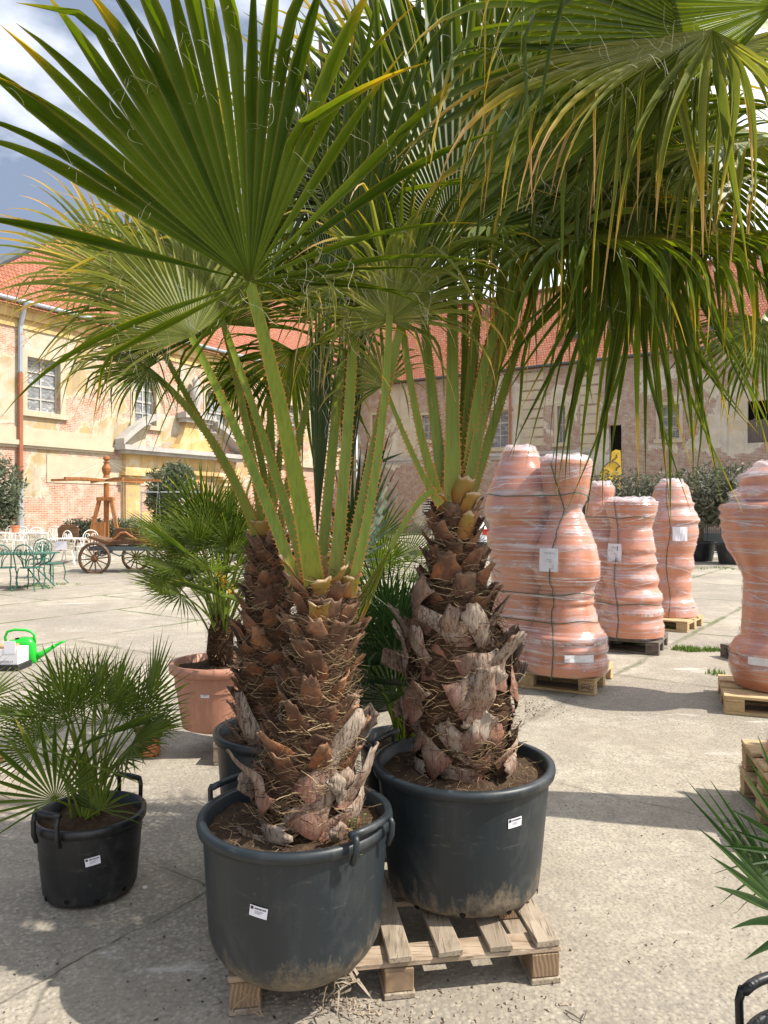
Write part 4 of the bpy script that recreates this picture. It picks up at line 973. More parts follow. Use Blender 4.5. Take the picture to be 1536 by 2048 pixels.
# ================================================================ THE LARGE PALM POTS
def centre(px, D): return ((px-768)/FPX*D, D)
p1 = V((*centre(592,2.42), .118)); p2 = V((*centre(926,2.78), .144)); p0 = V((*centre(560,3.27), .0)); p3 = V((*centre(810,3.45), .0))
nursery_pot(p1, .300, .272, .457, 'dark grey pot at front left of the pallet with muddy rounded base', handles=(-38,142), sticker=(-105,.275,-9), soil_z=.05, round_bot=.24, holes=False)
nursery_pot(p2, .322, .276, .478, 'dark grey pot at back right of the pallet with drain holes', handles=(150,), sticker=(-62,.355,3), soil_z=.045, round_bot=.10)
nursery_pot(p0, .275, .235, .60, 'grey pot half hidden behind the front left palm trunk', soil_z=.06, holes=False)
nursery_pot(p3, .21, .18, .50, 'black pot hidden between the two big palms under a dark fan palm', 'pot_black', handles=(-80,), soil_z=.06, holes=False)
m = MB(); rnd = random.Random(21)
for (b, r, h) in ((p1,.28,.412),(p2,.30,.438)):
    for i in range(90):
        a = rnd.uniform(0,2*PI); rr = r*(.45+.5*rnd.random()); p = b+V((rr*math.cos(a),rr*math.sin(a),h)); d = V((rnd.gauss(0,1),rnd.gauss(0,1),rnd.uniform(-.1,.3))).normalized(); pts = [p.copy()]
        for _ in range(5): d = (d+V((rnd.gauss(0,.5),rnd.gauss(0,.5),rnd.gauss(0,.25)-.04))).normalized(); p = p+d*rnd.uniform(.005,.016); p.z = max(p.z, b.z+h-.012); pts.append(p.copy())
        m.tube(pts, rnd.uniform(.0008,.0018), 4)
tag(m.build('roots', MT['root']), 'pale thin roots and husks lying on the soil of the big pots', 'roots', kind='stuff')
m = MB()
for (px_,py_,d) in ((500,1990,1),(492,2010,.8),(520,1985,1),(484,1995,.6),(655,1985,.8),(670,1978,.7)):
    p = P(px_, py_-14, 2.22); pts = [p.copy()]; dd = V((rnd.gauss(0,.3),-.2,-1)).normalized()
    for _ in range(7): dd = (dd+V((rnd.gauss(0,.3),rnd.gauss(0,.1),rnd.gauss(0,.15)))).normalized(); p = p+dd*.013*d; pts.append(p.copy())
    m.tube(pts, .0018, 4)
tag(m.build('hanging_roots', MT['root']), 'thin roots hanging from the base of the front left pot', 'roots', kind='stuff')
# weed in the front pot
m = MB()
for i in range(34):
    c = p1+V((.19+rnd.gauss(0,.035), -.07+rnd.gauss(0,.06), .415)); hgt = rnd.uniform(.005,.05)
    for j in range(3):
        a = rnd.uniform(0,2*PI); d = V((math.cos(a),math.sin(a),.4))*rnd.uniform(.006,.012); s = V((-math.sin(a),math.cos(a),0))*.004; q = c+V((0,0,hgt)); m.add([q,q+d*.5+s,q+d,q+d*.5-s], [(0,1,2,3)], (0,rnd.random(),0))
    m.tube([c-V((0,0,.01)), c+V((0,0,hgt))], .0008, 3)
tag(m.build('weed', MT['grass']), 'little green weed sprouting from the soil of the front left pot', 'weed', kind='stuff')
# ================================================================ FAN PALMS
A1 = (640,1165,2.42)
pa1 = thing('fan_palm', p1+V((.02,0,.40)), 'tall fan palm with the biggest leaf facing the camera, in front left pot', 'palm')
trunk(pa1, [(612,1700,104,2.42),(612,1600,112,2.42),(618,1500,106,2.42),(640,1400,72,2.42),(646,1300,64,2.42),(648,1230,58,2.42),(645,1165,46,2.42)], 96, 7, fresh=6, grey_z=.26, strap=.26, fibres=3600)
F = frond
# main leaf
F(pa1, (630,1175,2.36),(585,880,2.26),(500,562,2.12),(215,-170,1.95), n=(0.05,-1,-.2), w0=.070, w1=.032, nseg=68, spread=280, dense=84, keep=.36, split=.60, bend=.05, droop=1.1, seed=101, fold=.75, kink=.12, short=.50, curl=.3, threads=4, asym=.12, outer=1.1)
# leaf behind it to the left, stalks running up left
F(pa1, (592,1165,2.40),(500,900,2.5),(385,672,2.62),(170,400,2.70), n=(.3,-1,.35), w0=.043, w1=.024, nseg=44, spread=170, split=.38, bend=.3, droop=2.6, seed=102, mat='leaf_old', L=.70, threads=3, wild=.2)
F(pa1, (610,1140,2.46),(540,900,2.6),(445,640,2.85),(230,230,3.0), n=(.2,-1,.2), w0=.039, w1=.022, nseg=44, spread=130, split=.40, bend=.1, droop=1.6, seed=103, mat='leaf_old', kink=.35, wild=.2)
# upright leaves behind the main one

F(pa1, (668,1170,2.42),(700,860,2.5),(712,560,2.6),(740,-60,2.6), n=(-.2,-1,-.1), w0=.047, w1=.028, nseg=18, spread=56, split=.4, bend=.05, droop=1.4, seed=105, kink=.25, threads=3, wild=.25, wmul=1.3)
F(pa1, (690,1180,2.40),(745,900,2.45),(812,600,2.55),(900,260,2.5), n=(-.4,-1,.2), w0=.043, w1=.026, nseg=40, spread=150, split=.35, bend=.3, droop=3.4, seed=106, kink=.35, wild=.25)
F(pa1, (700,1190,2.38),(770,930,2.42),(780,640,2.5),(760,380,2.35), n=(-.2,-1,.5), w0=.036, w1=.022, nseg=36, spread=240, split=.3, bend=.5, droop=4, seed=107, mat='leaf_old', kink=.5, L=.55, wild=.35, threads=5)
# upright blue-green spear leaves
F(pa1, (640,1160,2.52),(670,850,2.66),(690,640,2.75),(715,60,2.9), n=(.1,-1,0), w0=.039, w1=.03, nseg=30, spread=46, split=.8, bend=0, droop=.3, seed=108, mat='leaf_blue', threads=14, fold=.9)
F(pa1, (600,1150,2.38),(560,1000,2.3),(600,590,2.22),(760,500,2.1), n=(0,-.6,1), pet=False, nseg=18, spread=120, split=.35, bend=.5, droop=2.6, seed=109, mat='leaf_old', kink=.5)
bigboot(pa1, 640,1272,2.34, .105,.065,.12, 5); bigboot(pa1, 690,1195,2.37, .06,.04,.07, 8, lean=.2)
# folded blue-green spears among the leaf stalks

F(pa1, (628,1150,2.55),(628,1100,2.56),(634,1080,2.58),(648,560,2.75), n=(.1,-1,0), pet=False, nseg=9, spread=9, split=.8, bend=0, droop=.2, seed=130, mat='leaf_blue', fold=1.2, wmul=1.2, threads=12, short=0)
F(pa1, (660,1150,2.52),(680,1100,2.56),(690,1040,2.6),(716,500,2.8), n=(-.1,-1,0), pet=False, nseg=9, spread=11, split=.7, bend=0, droop=.4, seed=131, mat='leaf_blue', fold=1.2, wmul=1.2, threads=12, short=0)
# ---- palm behind at left
p0t = thing('fan_palm', p0+V((0,0,.55)), 'slimmer fan palm leaning behind the front left trunk', 'palm')
trunk(p0t, [(545,1500,80,3.2),(530,1400,68,3.2),(530,1300,60,3.2),(535,1200,50,3.2),(537,1130,40,3.2),(537,1070,30,3.2)], 84, 9, fresh=5, grey_z=.1, strap=.05, fibres=2200)
F(p0t, (515,1075,3.15),(440,850,3.1),(300,735,2.95),(120,720,2.85), n=(.1,-.8,.8), w0=.043, w1=.024, nseg=50, spread=250, split=.4, bend=.8, droop=2.4, seed=201, threads=2)
F(p0t, (528,1070,3.2),(500,850,3.15),(448,650,3.1),(330,330,3.2), n=(.2,-1,.3), w0=.043, w1=.024, nseg=50, spread=220, split=.42, bend=.3, droop=1.6, seed=202)
F(p0t, (545,1070,3.2),(545,850,3.3),(530,600,3.4),(500,140,3.6), n=(0,-1,.1), w0=.043, w1=.024, nseg=50, spread=200, split=.45, bend=.1, droop=1.0, seed=203)
F(p0t, (540,1060,3.25),(530,900,3.3),(480,742,3.35),(410,860,3.35), n=(.1,-1,.5), w0=.039, w1=.022, nseg=44, spread=220, split=.38, bend=1.0, droop=3.0, seed=204)
F(p0t, (555,1070,3.2),(600,850,3.2),(660,640,3.2),(740,400,3.1), n=(-.2,-1,.3), w0=.043, w1=.024, nseg=50, spread=220, split=.42, bend=.4, droop=2.0, seed=205)
F(p0t, (525,1065,3.22),(430,900,3.3),(250,560,3.5),(100,330,3.6), n=(.3,-1,.4), w0=.039, w1=.02, nseg=50, spread=200, split=.40, bend=.3, droop=1.6, seed=206, mat='leaf_old', kink=.3)
F(p0t, (540,1070,3.25),(560,900,3.3),(585,700,3.35),(560,960,3.3), n=(.1,-1,.5), w0=.04, w1=.02, nseg=44, spread=230, split=.34, bend=1.0, droop=4.0, seed=210, threads=3, wild=.25)
# ---- right palm
pa2 = thing('fan_palm', p2+V((0,0,.43)), 'tall fan palm with wide grey crossed leaf bases, in back right pot', 'palm')
trunk(pa2, [(925,1540,80,2.78),(925,1470,112,2.78),(922,1380,122,2.78),(915,1290,104,2.78),(912,1210,84,2.78),(912,1130,66,2.78),(908,1060,46,2.78),(907,1008,34,2.78)], 92, 12, fresh=6, grey_z=.52, strap=.50, fibres=2400)
F(pa2, (905,1005,2.72),(905,760,2.74),(905,480,2.8),(900,-150,2.9), n=(0,-1,-.1), w0=.071, w1=.03, nseg=56, spread=190, split=.5, bend=.1, droop=1.3, seed=301)
F(pa2, (930,1000,2.76),(985,760,2.8),(1018,420,2.85),(1060,-250,2.9), n=(-.1,-1,0), w0=.047, w1=.026, nseg=56, spread=220, split=.45, bend=.4, droop=2.4, seed=302)
F(pa2, (938,1004,2.80),(1010,780,2.9),(1100,470,3.0),(1230,250,3.0), n=(-.3,-1,.5), w0=.043, w1=.024, nseg=56, spread=250, split=.42, bend=1.0, droop=3.6, seed=303)
F(pa2, (918,995,2.82),(960,700,2.95),(960,380,3.1),(1000,-120,3.3), n=(0,-1,.2), w0=.047, w1=.026, nseg=56, spread=200, split=.5, bend=.1, droop=1.5, seed=304)
F(pa2, (890,1000,2.74),(860,780,2.78),(830,440,2.85),(770,-60,2.95), n=(.2,-1,.1), w0=.052, w1=.026, nseg=56, spread=170, split=.55, bend=.1, droop=1.0, seed=305, mat='leaf_blue')
F(pa2, (880,1000,2.70),(830,870,2.66),(800,620,2.62),(770,360,2.5), n=(.2,-1,.3), w0=.039, w1=.02, nseg=46, spread=230, split=.42, bend=.4, droop=2.2, seed=306)
F(pa2, (882,1010,2.68),(840,960,2.66),(770,770,2.6),(700,640,2.6), n=(.3,-1,.6), w0=.030, w1=.014, nseg=26, spread=200, split=.3, bend=1.2, droop=4, seed=307, mat='leaf_old', kink=.4, L=.32)
F(pa2, (915,1000,2.84),(940,720,3.0),(930,430,3.1),(850,560,3.15), n=(.2,-1,.6), w0=.039, w1=.022, nseg=56, spread=240, split=.4, bend=1.2, droop=3.6, seed=308)
F(pa2, (925,1000,2.84),(1020,600,2.9),(1130,330,3.0),(1170,640,3.0), n=(0,-1,.6), w0=.043, w1=.024, nseg=60, spread=240, split=.42, bend=1.2, droop=4.0, seed=309)
F(pa2, (932,1000,2.78),(965,420,2.8),(1285,410,2.72),(1250,990,2.45), n=(0,-1,.3), w0=.039, w1=.026, nseg=46, spread=72, split=.36, bend=.1, droop=2.0, seed=310, short=.10, wmul=1.7, outer=.1, wild=.22, kink=.2)

F(pa2, (925,1000,2.9),(1000,600,3.2),(1080,160,3.4),(1120,-200,3.4), n=(0,-1,.1), w0=.043, w1=.024, nseg=60, spread=260, split=.5, bend=.4, droop=2.4, seed=312)


bigboot(pa2, 928,1080,2.70, .075,.045,.10, 15, lean=.1); bigboot(pa2, 895,1160,2.66, .13,.07,.10, 17, fresh=False)
# drooping dead leaf between the two palms
F(pa2, (880,985,2.70),(850,960,2.62),(782,1095,2.58),(690,1270,2.56), n=(0,-1,.2), w0=.026, w1=.018, nseg=7, spread=16, split=.9, bend=.2, droop=.6, seed=322, mat='leaf_old', L=.42, fold=1.2, threads=6)
F(pa2, (925,1000,2.82),(945,600,2.9),(985,440,2.95),(960,480,2.5), n=(0,-.3,1), w0=.039, w1=.022, nseg=54, spread=260, split=.32, bend=.6, droop=5.5, seed=330, L=.75, wild=.2)
F(pa2, (930,1000,2.82),(960,480,2.8),(1180,470,2.75),(1190,500,2.2), n=(0,-.3,1), w0=.039, w1=.022, nseg=54, spread=250, split=.32, bend=.6, droop=6, seed=331, L=.85, wild=.2, kink=.25)
F(pa2, (930,1000,2.86),(985,420,3.0),(1330,460,3.0),(1350,480,2.5), n=(0,-.3,1), w0=.039, w1=.022, nseg=54, spread=260, split=.32, bend=.6, droop=6, seed=332, L=.95, wild=.2)
# ---- palm standing just outside the frame at right
bR = V((3.40,3.66,0)); nursery_pot(bR, .33, .28, .5, 'large grey pot of the palm standing beyond the right edge', soil_z=.05, holes=False)
paR = thing('fan_palm', bR+V((0,0,.45)), 'fan palm beyond the right edge whose leaves hang into the picture', 'palm')
pxR = lambda X, D: 768+X/D*FPX
pyR = lambda z, D: 1024-(z-EYE)/D*FPX
trunk(paR, [(pxR(3.40,3.66),pyR(z,3.66),w,3.66) for z,w in ((.42,80),(.8,86),(1.2,70),(1.7,52),(2.05,42))], 50, 15, fresh=5, grey_z=.4, strap=.35, fibres=900)
cR = (pxR(3.38,3.64), pyR(2.05,3.64), 3.64)
F(paR, cR,(1640,-120,2.9),(1405,70,2.42),(800,350,2.25), n=(.35,-.6,-.7), w0=.052, w1=.034, nseg=50, spread=112, split=.52, bend=.2, droop=5.0, seed=401, kink=.35, short=.0, wmul=1.0, threads=3, outer=.3, wild=.2, L=1.22)
F(paR, cR,(1640,-160,2.8),(1400,72,2.30),(860,205,2.0), n=(.35,-.6,.75), pet=False, nseg=22, spread=40, split=.42, bend=.25, droop=3.5, seed=431, kink=.35, mat='leaf_old', threads=3, wild=.25, L=1.12, wmul=1.25, fold=.8)
F(paR, cR,(1640,-160,2.8),(1425,60,2.34),(1330,330,2.0), n=(.1,-.7,.7), pet=False, nseg=16, spread=120, split=.22, bend=.6, droop=7, seed=432, kink=.4, mat='leaf_old', threads=2, wild=.35, L=.85, wmul=1.0, fold=.7)
F(paR, cR,(1640,-60,3.0),(1425,100,2.75),(1380,200,2.2), n=(-.15,-.3,1), w0=.043, w1=.028, nseg=60, spread=250, split=.32, bend=.6, droop=6.0, seed=402, mat="leaf_old", kink=.3, L=.9)
F(paR, cR,(1640,100,3.1),(1350,300,3.0),(1290,720,3.0), n=(0,-1,.4), w0=.043, w1=.026, nseg=60, spread=240, split=.42, bend=1.0, droop=3.6, seed=403)
F(paR, cR,(1640,420,3.1),(1530,640,2.75),(1400,800,2.6), n=(0,-1,.6), w0=.039, w1=.024, nseg=46, spread=150, split=.45, bend=.6, droop=2.6, seed=404)
F(paR, cR,(1760,330,3.3),(1400,330,2.9),(1250,120,2.9), n=(0,-1,.2), w0=.043, w1=.022, nseg=50, spread=230, split=.42, bend=.8, droop=3.2, seed=405)
F(paR, cR,(1700,-250,2.7),(1560,10,2.3),(1000,20,2.3), n=(.1,-.5,-1), w0=.043, w1=.03, nseg=54, spread=130, split=.55, bend=.2, droop=1.4, seed=406)
F(paR, cR,(1700,200,3.4),(1560,330,3.2),(1480,360,2.8), n=(0,-.2,1), w0=.043, w1=.024, nseg=54, spread=250, split=.34, bend=.6, droop=5, seed=407, mat="leaf_old", L=.9)
F(paR, cR,(1600,150,3.5),(1230,230,3.4),(1220,640,3.4), n=(0,-1,.4), w0=.043, w1=.024, nseg=60, spread=260, split=.42, bend=1.0, droop=3.6, seed=408)
F(paR, cR,(1620,0,3.2),(1330,60,3.1),(1180,200,3.1), n=(0,-1,-.2), w0=.043, w1=.024, nseg=60, spread=300, split=.45, bend=.6, droop=2.8, seed=409)
# ================================================================ DWARF FAN PALMS
def dwarf(base, label, nst, spreadr, hub_h, L, seed, mat='leaf_dwarf', clump=None, specials=(), nseg=20, wst=.010, cat='palm', group=None, hubr=None, droop=.25, thin=.70):
    rnd = random.Random(seed); base = V(base); t = thing('dwarf_fan_palm', base, label, cat, group)
    if clump:
        m = MB(); rr, hh = clump; prof = [(rr*.9,-.03),(rr*1.1,hh*.3),(rr,hh*.7),(rr*.6,hh)]; m.lathe(prof, base, 18, wob=.25, seed=seed, cap=True); m.build('trunk', MT['trunk_core'], t, smooth=True)
        m = MB()
        for i in range(400):
            a = rnd.uniform(0,2*PI); z = rnd.uniform(0,hh); p = base+V((rr*math.cos(a),rr*math.sin(a),z)); d = V((math.cos(a)*.7,math.sin(a)*.7,rnd.uniform(-.3,1.2))).normalized(); m.strip([p,p+d*.02,p+d*.045+V((0,0,-.004))], V((-d.y,d.x,.1)).normalized(), rnd.uniform(.001,.004), (0,rnd.random(),0))
        tag(m.build('trunk_fibre', MT['fibre'], t), kind='stuff')
    lst = []
    for i in range(nst):
        q = (i+.5)/nst; a = 2.39996*i+rnd.gauss(0,.25); rr = (hubr or spreadr)*math.sqrt(q)*rnd.uniform(.8,1.15); zz = hub_h*(1.05-.5*q**1.6)*rnd.uniform(.85,1.1)
        hub = base+V((rr*math.cos(a), rr*math.sin(a), zz)); out = V((math.cos(a),math.sin(a),0)); ax = (out*(.25+1.0*q)+V((0,0,1.15-.9*q))).normalized(); lst.append((hub, ax, out, L*rnd.uniform(.8,1.15), rnd.random()))
    for (h_, tp_, l_) in specials:
        hub = P(*h_); ax = (P(*tp_)-hub); lst.append((hub, ax.normalized(), V((ax.x,ax.y,0)).normalized() if V((ax.x,ax.y,0)).length > .01 else V((0,-1,0)), ax.length, rnd.random()))
    for i, (hub, ax, out, l, rn) in enumerate(lst):
        m = MB(); nrm = (V((0,0,1))-ax*.3+V((0,-.35,0))+V((rnd.gauss(0,.3),rnd.gauss(0,.3),0))).normalized()
        if abs(nrm.dot(ax)) > .85: nrm = V((0,-1,.2))
        blade(m, None, hub, ax, nrm, l, nseg=nseg, spread=rnd.uniform(150,205), split=.36, bend=.12, droop=droop, seed=seed*50+i, kink=.02, wmul=thin*1.15, short=.12, wild=.03, fold=.5, K=7, curl=.05)
        o = m.build('leaf', MT[mat], t)
        m = MB(); s = base+out*.03*rnd.random()+V((rnd.gauss(0,.02),rnd.gauss(0,.02),(clump[1]*.8*rnd.random() if clump else 0)))
        c = s.lerp(hub,.5)-out*.12*(hub-s).length+V((0,0,.06*(hub-s).length)); pts = bez(s,c,hub,7); m.tube(pts, [wst*(1-.35*j/7) for j in range(8)], 5, [(0,.5,0)]*40); m.build('leaf_stalk', MT['petiole'], o)
    return t
# left, in the small black pot
pl = V((*centre(181,3.04), 0)); nursery_pot(pl, .209, .178, .328, 'small black pot with two handles at lower left', 'pot_black', handles=(-112,68), hup=.075, sticker=(-66,.20,7), soil_z=.045, round_bot=.07)
dwarf(pl+V((-.01,0,.29)), 'bushy dwarf fan palm in the small black pot at lower left', 27, .24, .47, .235, 31, nseg=19, wst=.0055, thin=.62, specials=(((200,1620,2.95),(165,1470,2.9),.3),((110,1600,2.8),(30,1420,2.75),.3),((262,1490,2.95),(370,1440,2.85),.3),((300,1395,3.1),(330,1270,3.1),.3),((60,1430,3.0),(-60,1400,3.0),.3),((130,1440,2.9),(90,1300,2.9),.3)))
# middle, in the terracotta coloured pot on a small pallet
pm = V((*centre(437,4.85), .144)); nursery_pot(pm, .295, .225, .435, 'pinkish terracotta coloured plastic pot on a low pallet at left', 'pot_terracotta', sticker=(-95,.27,0), soil_z=.05, round_bot=.05, holes=False, rim_h=.06, ov=1.06)
dpm = dwarf(pm+V((.02,0,.40)), 'dwarf fan palm with yellow flowers in the terracotta coloured pot', 46, .40, .84, .38, 32, clump=(.08,.34), nseg=26, wst=.008, hubr=.34, specials=(((345,1085,4.6),(245,1030,4.5),.4),((350,1140,4.5),(255,1105,4.4),.4),((420,1060,4.7),(400,985,4.7),.4),((470,1070,4.8),(480,985,4.8),.4)))
m = MB(); rnd = random.Random(5)
for (px_,py_) in ((440,1150),(462,1185),(447,1160)):
    for i in range(34):
        c = P(px_,py_,4.62)+V((rnd.gauss(0,.012),rnd.gauss(0,.012),rnd.gauss(0,.02))); m.box(c-V((.004,)*3), c+V((.004,)*3), None, None, .003)
    m.build('flower', MT['yellow_paint'], dpm); m = MB()
# behind the big pots, dark
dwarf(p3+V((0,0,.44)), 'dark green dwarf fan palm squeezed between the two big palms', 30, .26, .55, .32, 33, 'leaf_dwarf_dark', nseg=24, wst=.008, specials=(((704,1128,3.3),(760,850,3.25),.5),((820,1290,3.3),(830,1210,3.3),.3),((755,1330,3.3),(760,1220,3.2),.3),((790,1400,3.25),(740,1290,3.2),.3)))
# light one further back
pb = V((*centre(742,5.9), 0)); nursery_pot(pb, .26, .22, .42, 'black pot of the pale dwarf palm behind the right palm', 'pot_black', holes=False)
dwarf(pb+V((0,0,.38)), 'light green dwarf fan palm seen through the gap left of the right trunk', 26, .46, .85, .36, 34, nseg=26, wst=.008)
# lower right corner
pr_ = V((1.03,1.60,0)); nursery_pot(pr_, .222, .19, .335, 'black pot with raised handle cut by the bottom right corner', 'pot_black', handles=(118,), hup=.075, soil_z=.05, holes=False, ov=1.04)
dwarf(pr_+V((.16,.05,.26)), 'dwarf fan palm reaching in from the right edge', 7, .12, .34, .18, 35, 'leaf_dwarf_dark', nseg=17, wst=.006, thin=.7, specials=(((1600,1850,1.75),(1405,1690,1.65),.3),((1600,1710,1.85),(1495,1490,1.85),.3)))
# left edge
pe = V((*centre(-60,3.9), 0)); nursery_pot(pe, .15, .11, .26, 'small orange clay pot cut by the left edge', 'pot_orange', holes=False)
dwarf(pe+V((0,0,.22)), 'dwarf palm whose leaf tips enter from the left edge', 6, .10, .36, .22, 36, nseg=13, wst=.005)
po_ = V((*centre(297,4.72), 0)); nursery_pot(po_, .07, .075, .17, 'small orange clay pot on the concrete before the pale palm pot', 'pot_orange', holes=False, soil_z=.02)




F(paR, cR,(1780,420,3.4),(1450,470,3.0),(1400,520,2.5), n=(0,-.3,1), w0=.039, w1=.022, nseg=54, spread=250, split=.32, bend=.6, droop=6, seed=440, L=.85, wild=.2, kink=.25)
F(paR, cR,(1760,200,3.2),(1500,280,2.7),(1440,330,2.2), n=(0,-.3,1), w0=.039, w1=.022, nseg=50, spread=250, split=.3, bend=.6, droop=6, seed=441, L=.8, wild=.25, kink=.3, mat='leaf_old')
# ================================================================ PALLETS (euro type) in local space: long side along y
def pallet_proto(mat, L=1.2, Wd=.8, nb=5):
    t = thing('pallet', (0,0,0), 'pallet', 'pallet', world=False); wx = mat+'_x' if mat+'_x' in MT else mat
    def b(name, lo, hi, mt): m = MB(); m.box(lo, hi, None, None, .002); return m.build(name, MT[mt], t, bevel=.004)
    for i in range(nb):
        w = .145 if i in (0, nb//2, nb-1) else .10; x = -Wd/2+w/2+(Wd-w)*i/(nb-1) if i in (0,nb-1) else -Wd/2+Wd*i/(nb-1)
        b('deck_board', (x-w/2,-L/2,.122),(x+w/2,L/2,.144), mat)
    for y in (-L/2+.0725, 0, L/2-.0725): b('stringer', (-Wd/2,y-.0725,.0995),(Wd/2,y+.0725,.1215), wx)
    for x in (-Wd/2+.05, 0, Wd/2-.05):
        for y in (-L/2+.0725, 0, L/2-.0725): b('block', (x-.048,y-.07,.0225),(x+.048,y+.07,.099), wx)
        b('bottom_board', (x-.05,-L/2,.0),(x+.05,L/2,.0215), mat)
    return t
def place_pallet(src, corner, direction, right, label, L=1.2, Wd=.8, first=False, group='pallets under the wrapped terracotta loads', z=0):
    "corner: front corner nearest us; direction: along the long side away from the corner; right: along the short side"
    c = V(corner)+direction*L/2+right*Wd/2; c.z = z
    rz = math.atan2(direction.y, direction.x)-PI/2
    if first: src.location = c; src.rotation_euler = (0,0,rz); o = src; o['label'] = label
    else: o = dup(src, c, rz, label)
    o['group'] = group; return o
fresh = pallet_proto('wood_fresh')
c1 = G(1190,1392); dL = V((-.885,.465,0)); dR = V((.465,.885,0))
pal1 = place_pallet(fresh, c1, dL, dR, 'pale wooden pallet with oval stamp under the tallest wrapped load', first=True)
# the burnt-in stamp on the corner block
def text(s, size, M, mat, parent=None, name='lettering', ext=.0006):
    cu = bpy.data.curves.new(name, 'FONT'); cu.body = s; cu.size = size; cu.extrude = ext; cu.align_x = 'CENTER'; cu.align_y = 'CENTER'
    o = bpy.data.objects.new(name, cu); COL.objects.link(o); dg = bpy.context.evaluated_depsgraph_get(); me = bpy.data.meshes.new_from_object(o.evaluated_get(dg)); bpy.data.objects.remove(o)
    me.transform(M); me.materials.clear(); me.materials.append(MT[mat]); q = bpy.data.objects.new(name, me); COL.objects.link(q)
    if parent: q.parent = parent
    return q
old = pallet_proto('wood_old'); worn = pallet_proto('wood_weathered')
pal2 = place_pallet(old, G(1318,1312), dL, dR, 'dark weathered pallet under the second wrapped load', first=True)
pal3 = place_pallet(fresh, G(1375,1266), V((-.80,.6,0)).normalized(), V((.6,.8,0)), 'pale pallet under the narrow far wrapped stack', L=1.2)
d4 = V((.93,-.36,0)).normalized(); r4 = V((.36,.93,0)).normalized()
pal4 = place_pallet(fresh, G(1448,1428)-d4*.0, d4, r4, 'brown pallet under the ribbed load cut by the right edge')
pal5 = place_pallet(fresh, G(1488,1712)+V((.16,0,0)), V((.97,-.24,0)).normalized(), V((.24,.97,0)).normalized(), 'lower pallet of the two stacked at the right edge')
pal6 = dup(pal5, V((pal5.location.x+.01,pal5.location.y,.1455)), pal5.rotation_euler.z, 'upper pallet of the two stacked at the right edge')
pal7 = place_pallet(old, G(1462,1345)+V((.42,0,0)), V((.9,.2,0)).normalized(), V((-.2,.9,0)).normalized(), 'dark pallet stub showing behind the load at the right edge')
pal8 = place_pallet(worn, G(432,1532)+V((-.02,0,0)), V((.05,1,0)).normalized(), V((1,-.05,0)).normalized(), 'small weathered pallet under the terracotta coloured pot', first=True)
# stamp, on the y=-L/2 end of ... the long face of the near corner block (local x = +-Wd/2)
bpy.context.view_layer.update()
Mi = pal1.matrix_world.inverted(); nrm1 = V((-dR.x,-dR.y,0)); cst = c1+dL*.075+nrm1*.0+V((0,0,.060))
Mw = Matrix(((-dL.x,0,nrm1.x,0),(-dL.y,0,nrm1.y,0),(0,1,0,0),(0,0,0,1)))
Mw = Matrix.Translation(cst+nrm1*.004)@Mw
text('EPAL', .040, Mi@Mw, 'ink', pal1, 'stamp')
m = MB(); n = 28
m.tube([Mi@Mw@V((.060*math.cos(2*PI*i/n), .030*math.sin(2*PI*i/n), 0)) for i in range(n+1)], .0016, 4, cap=False); q = m.build('stamp_oval', MT['ink'], pal1)
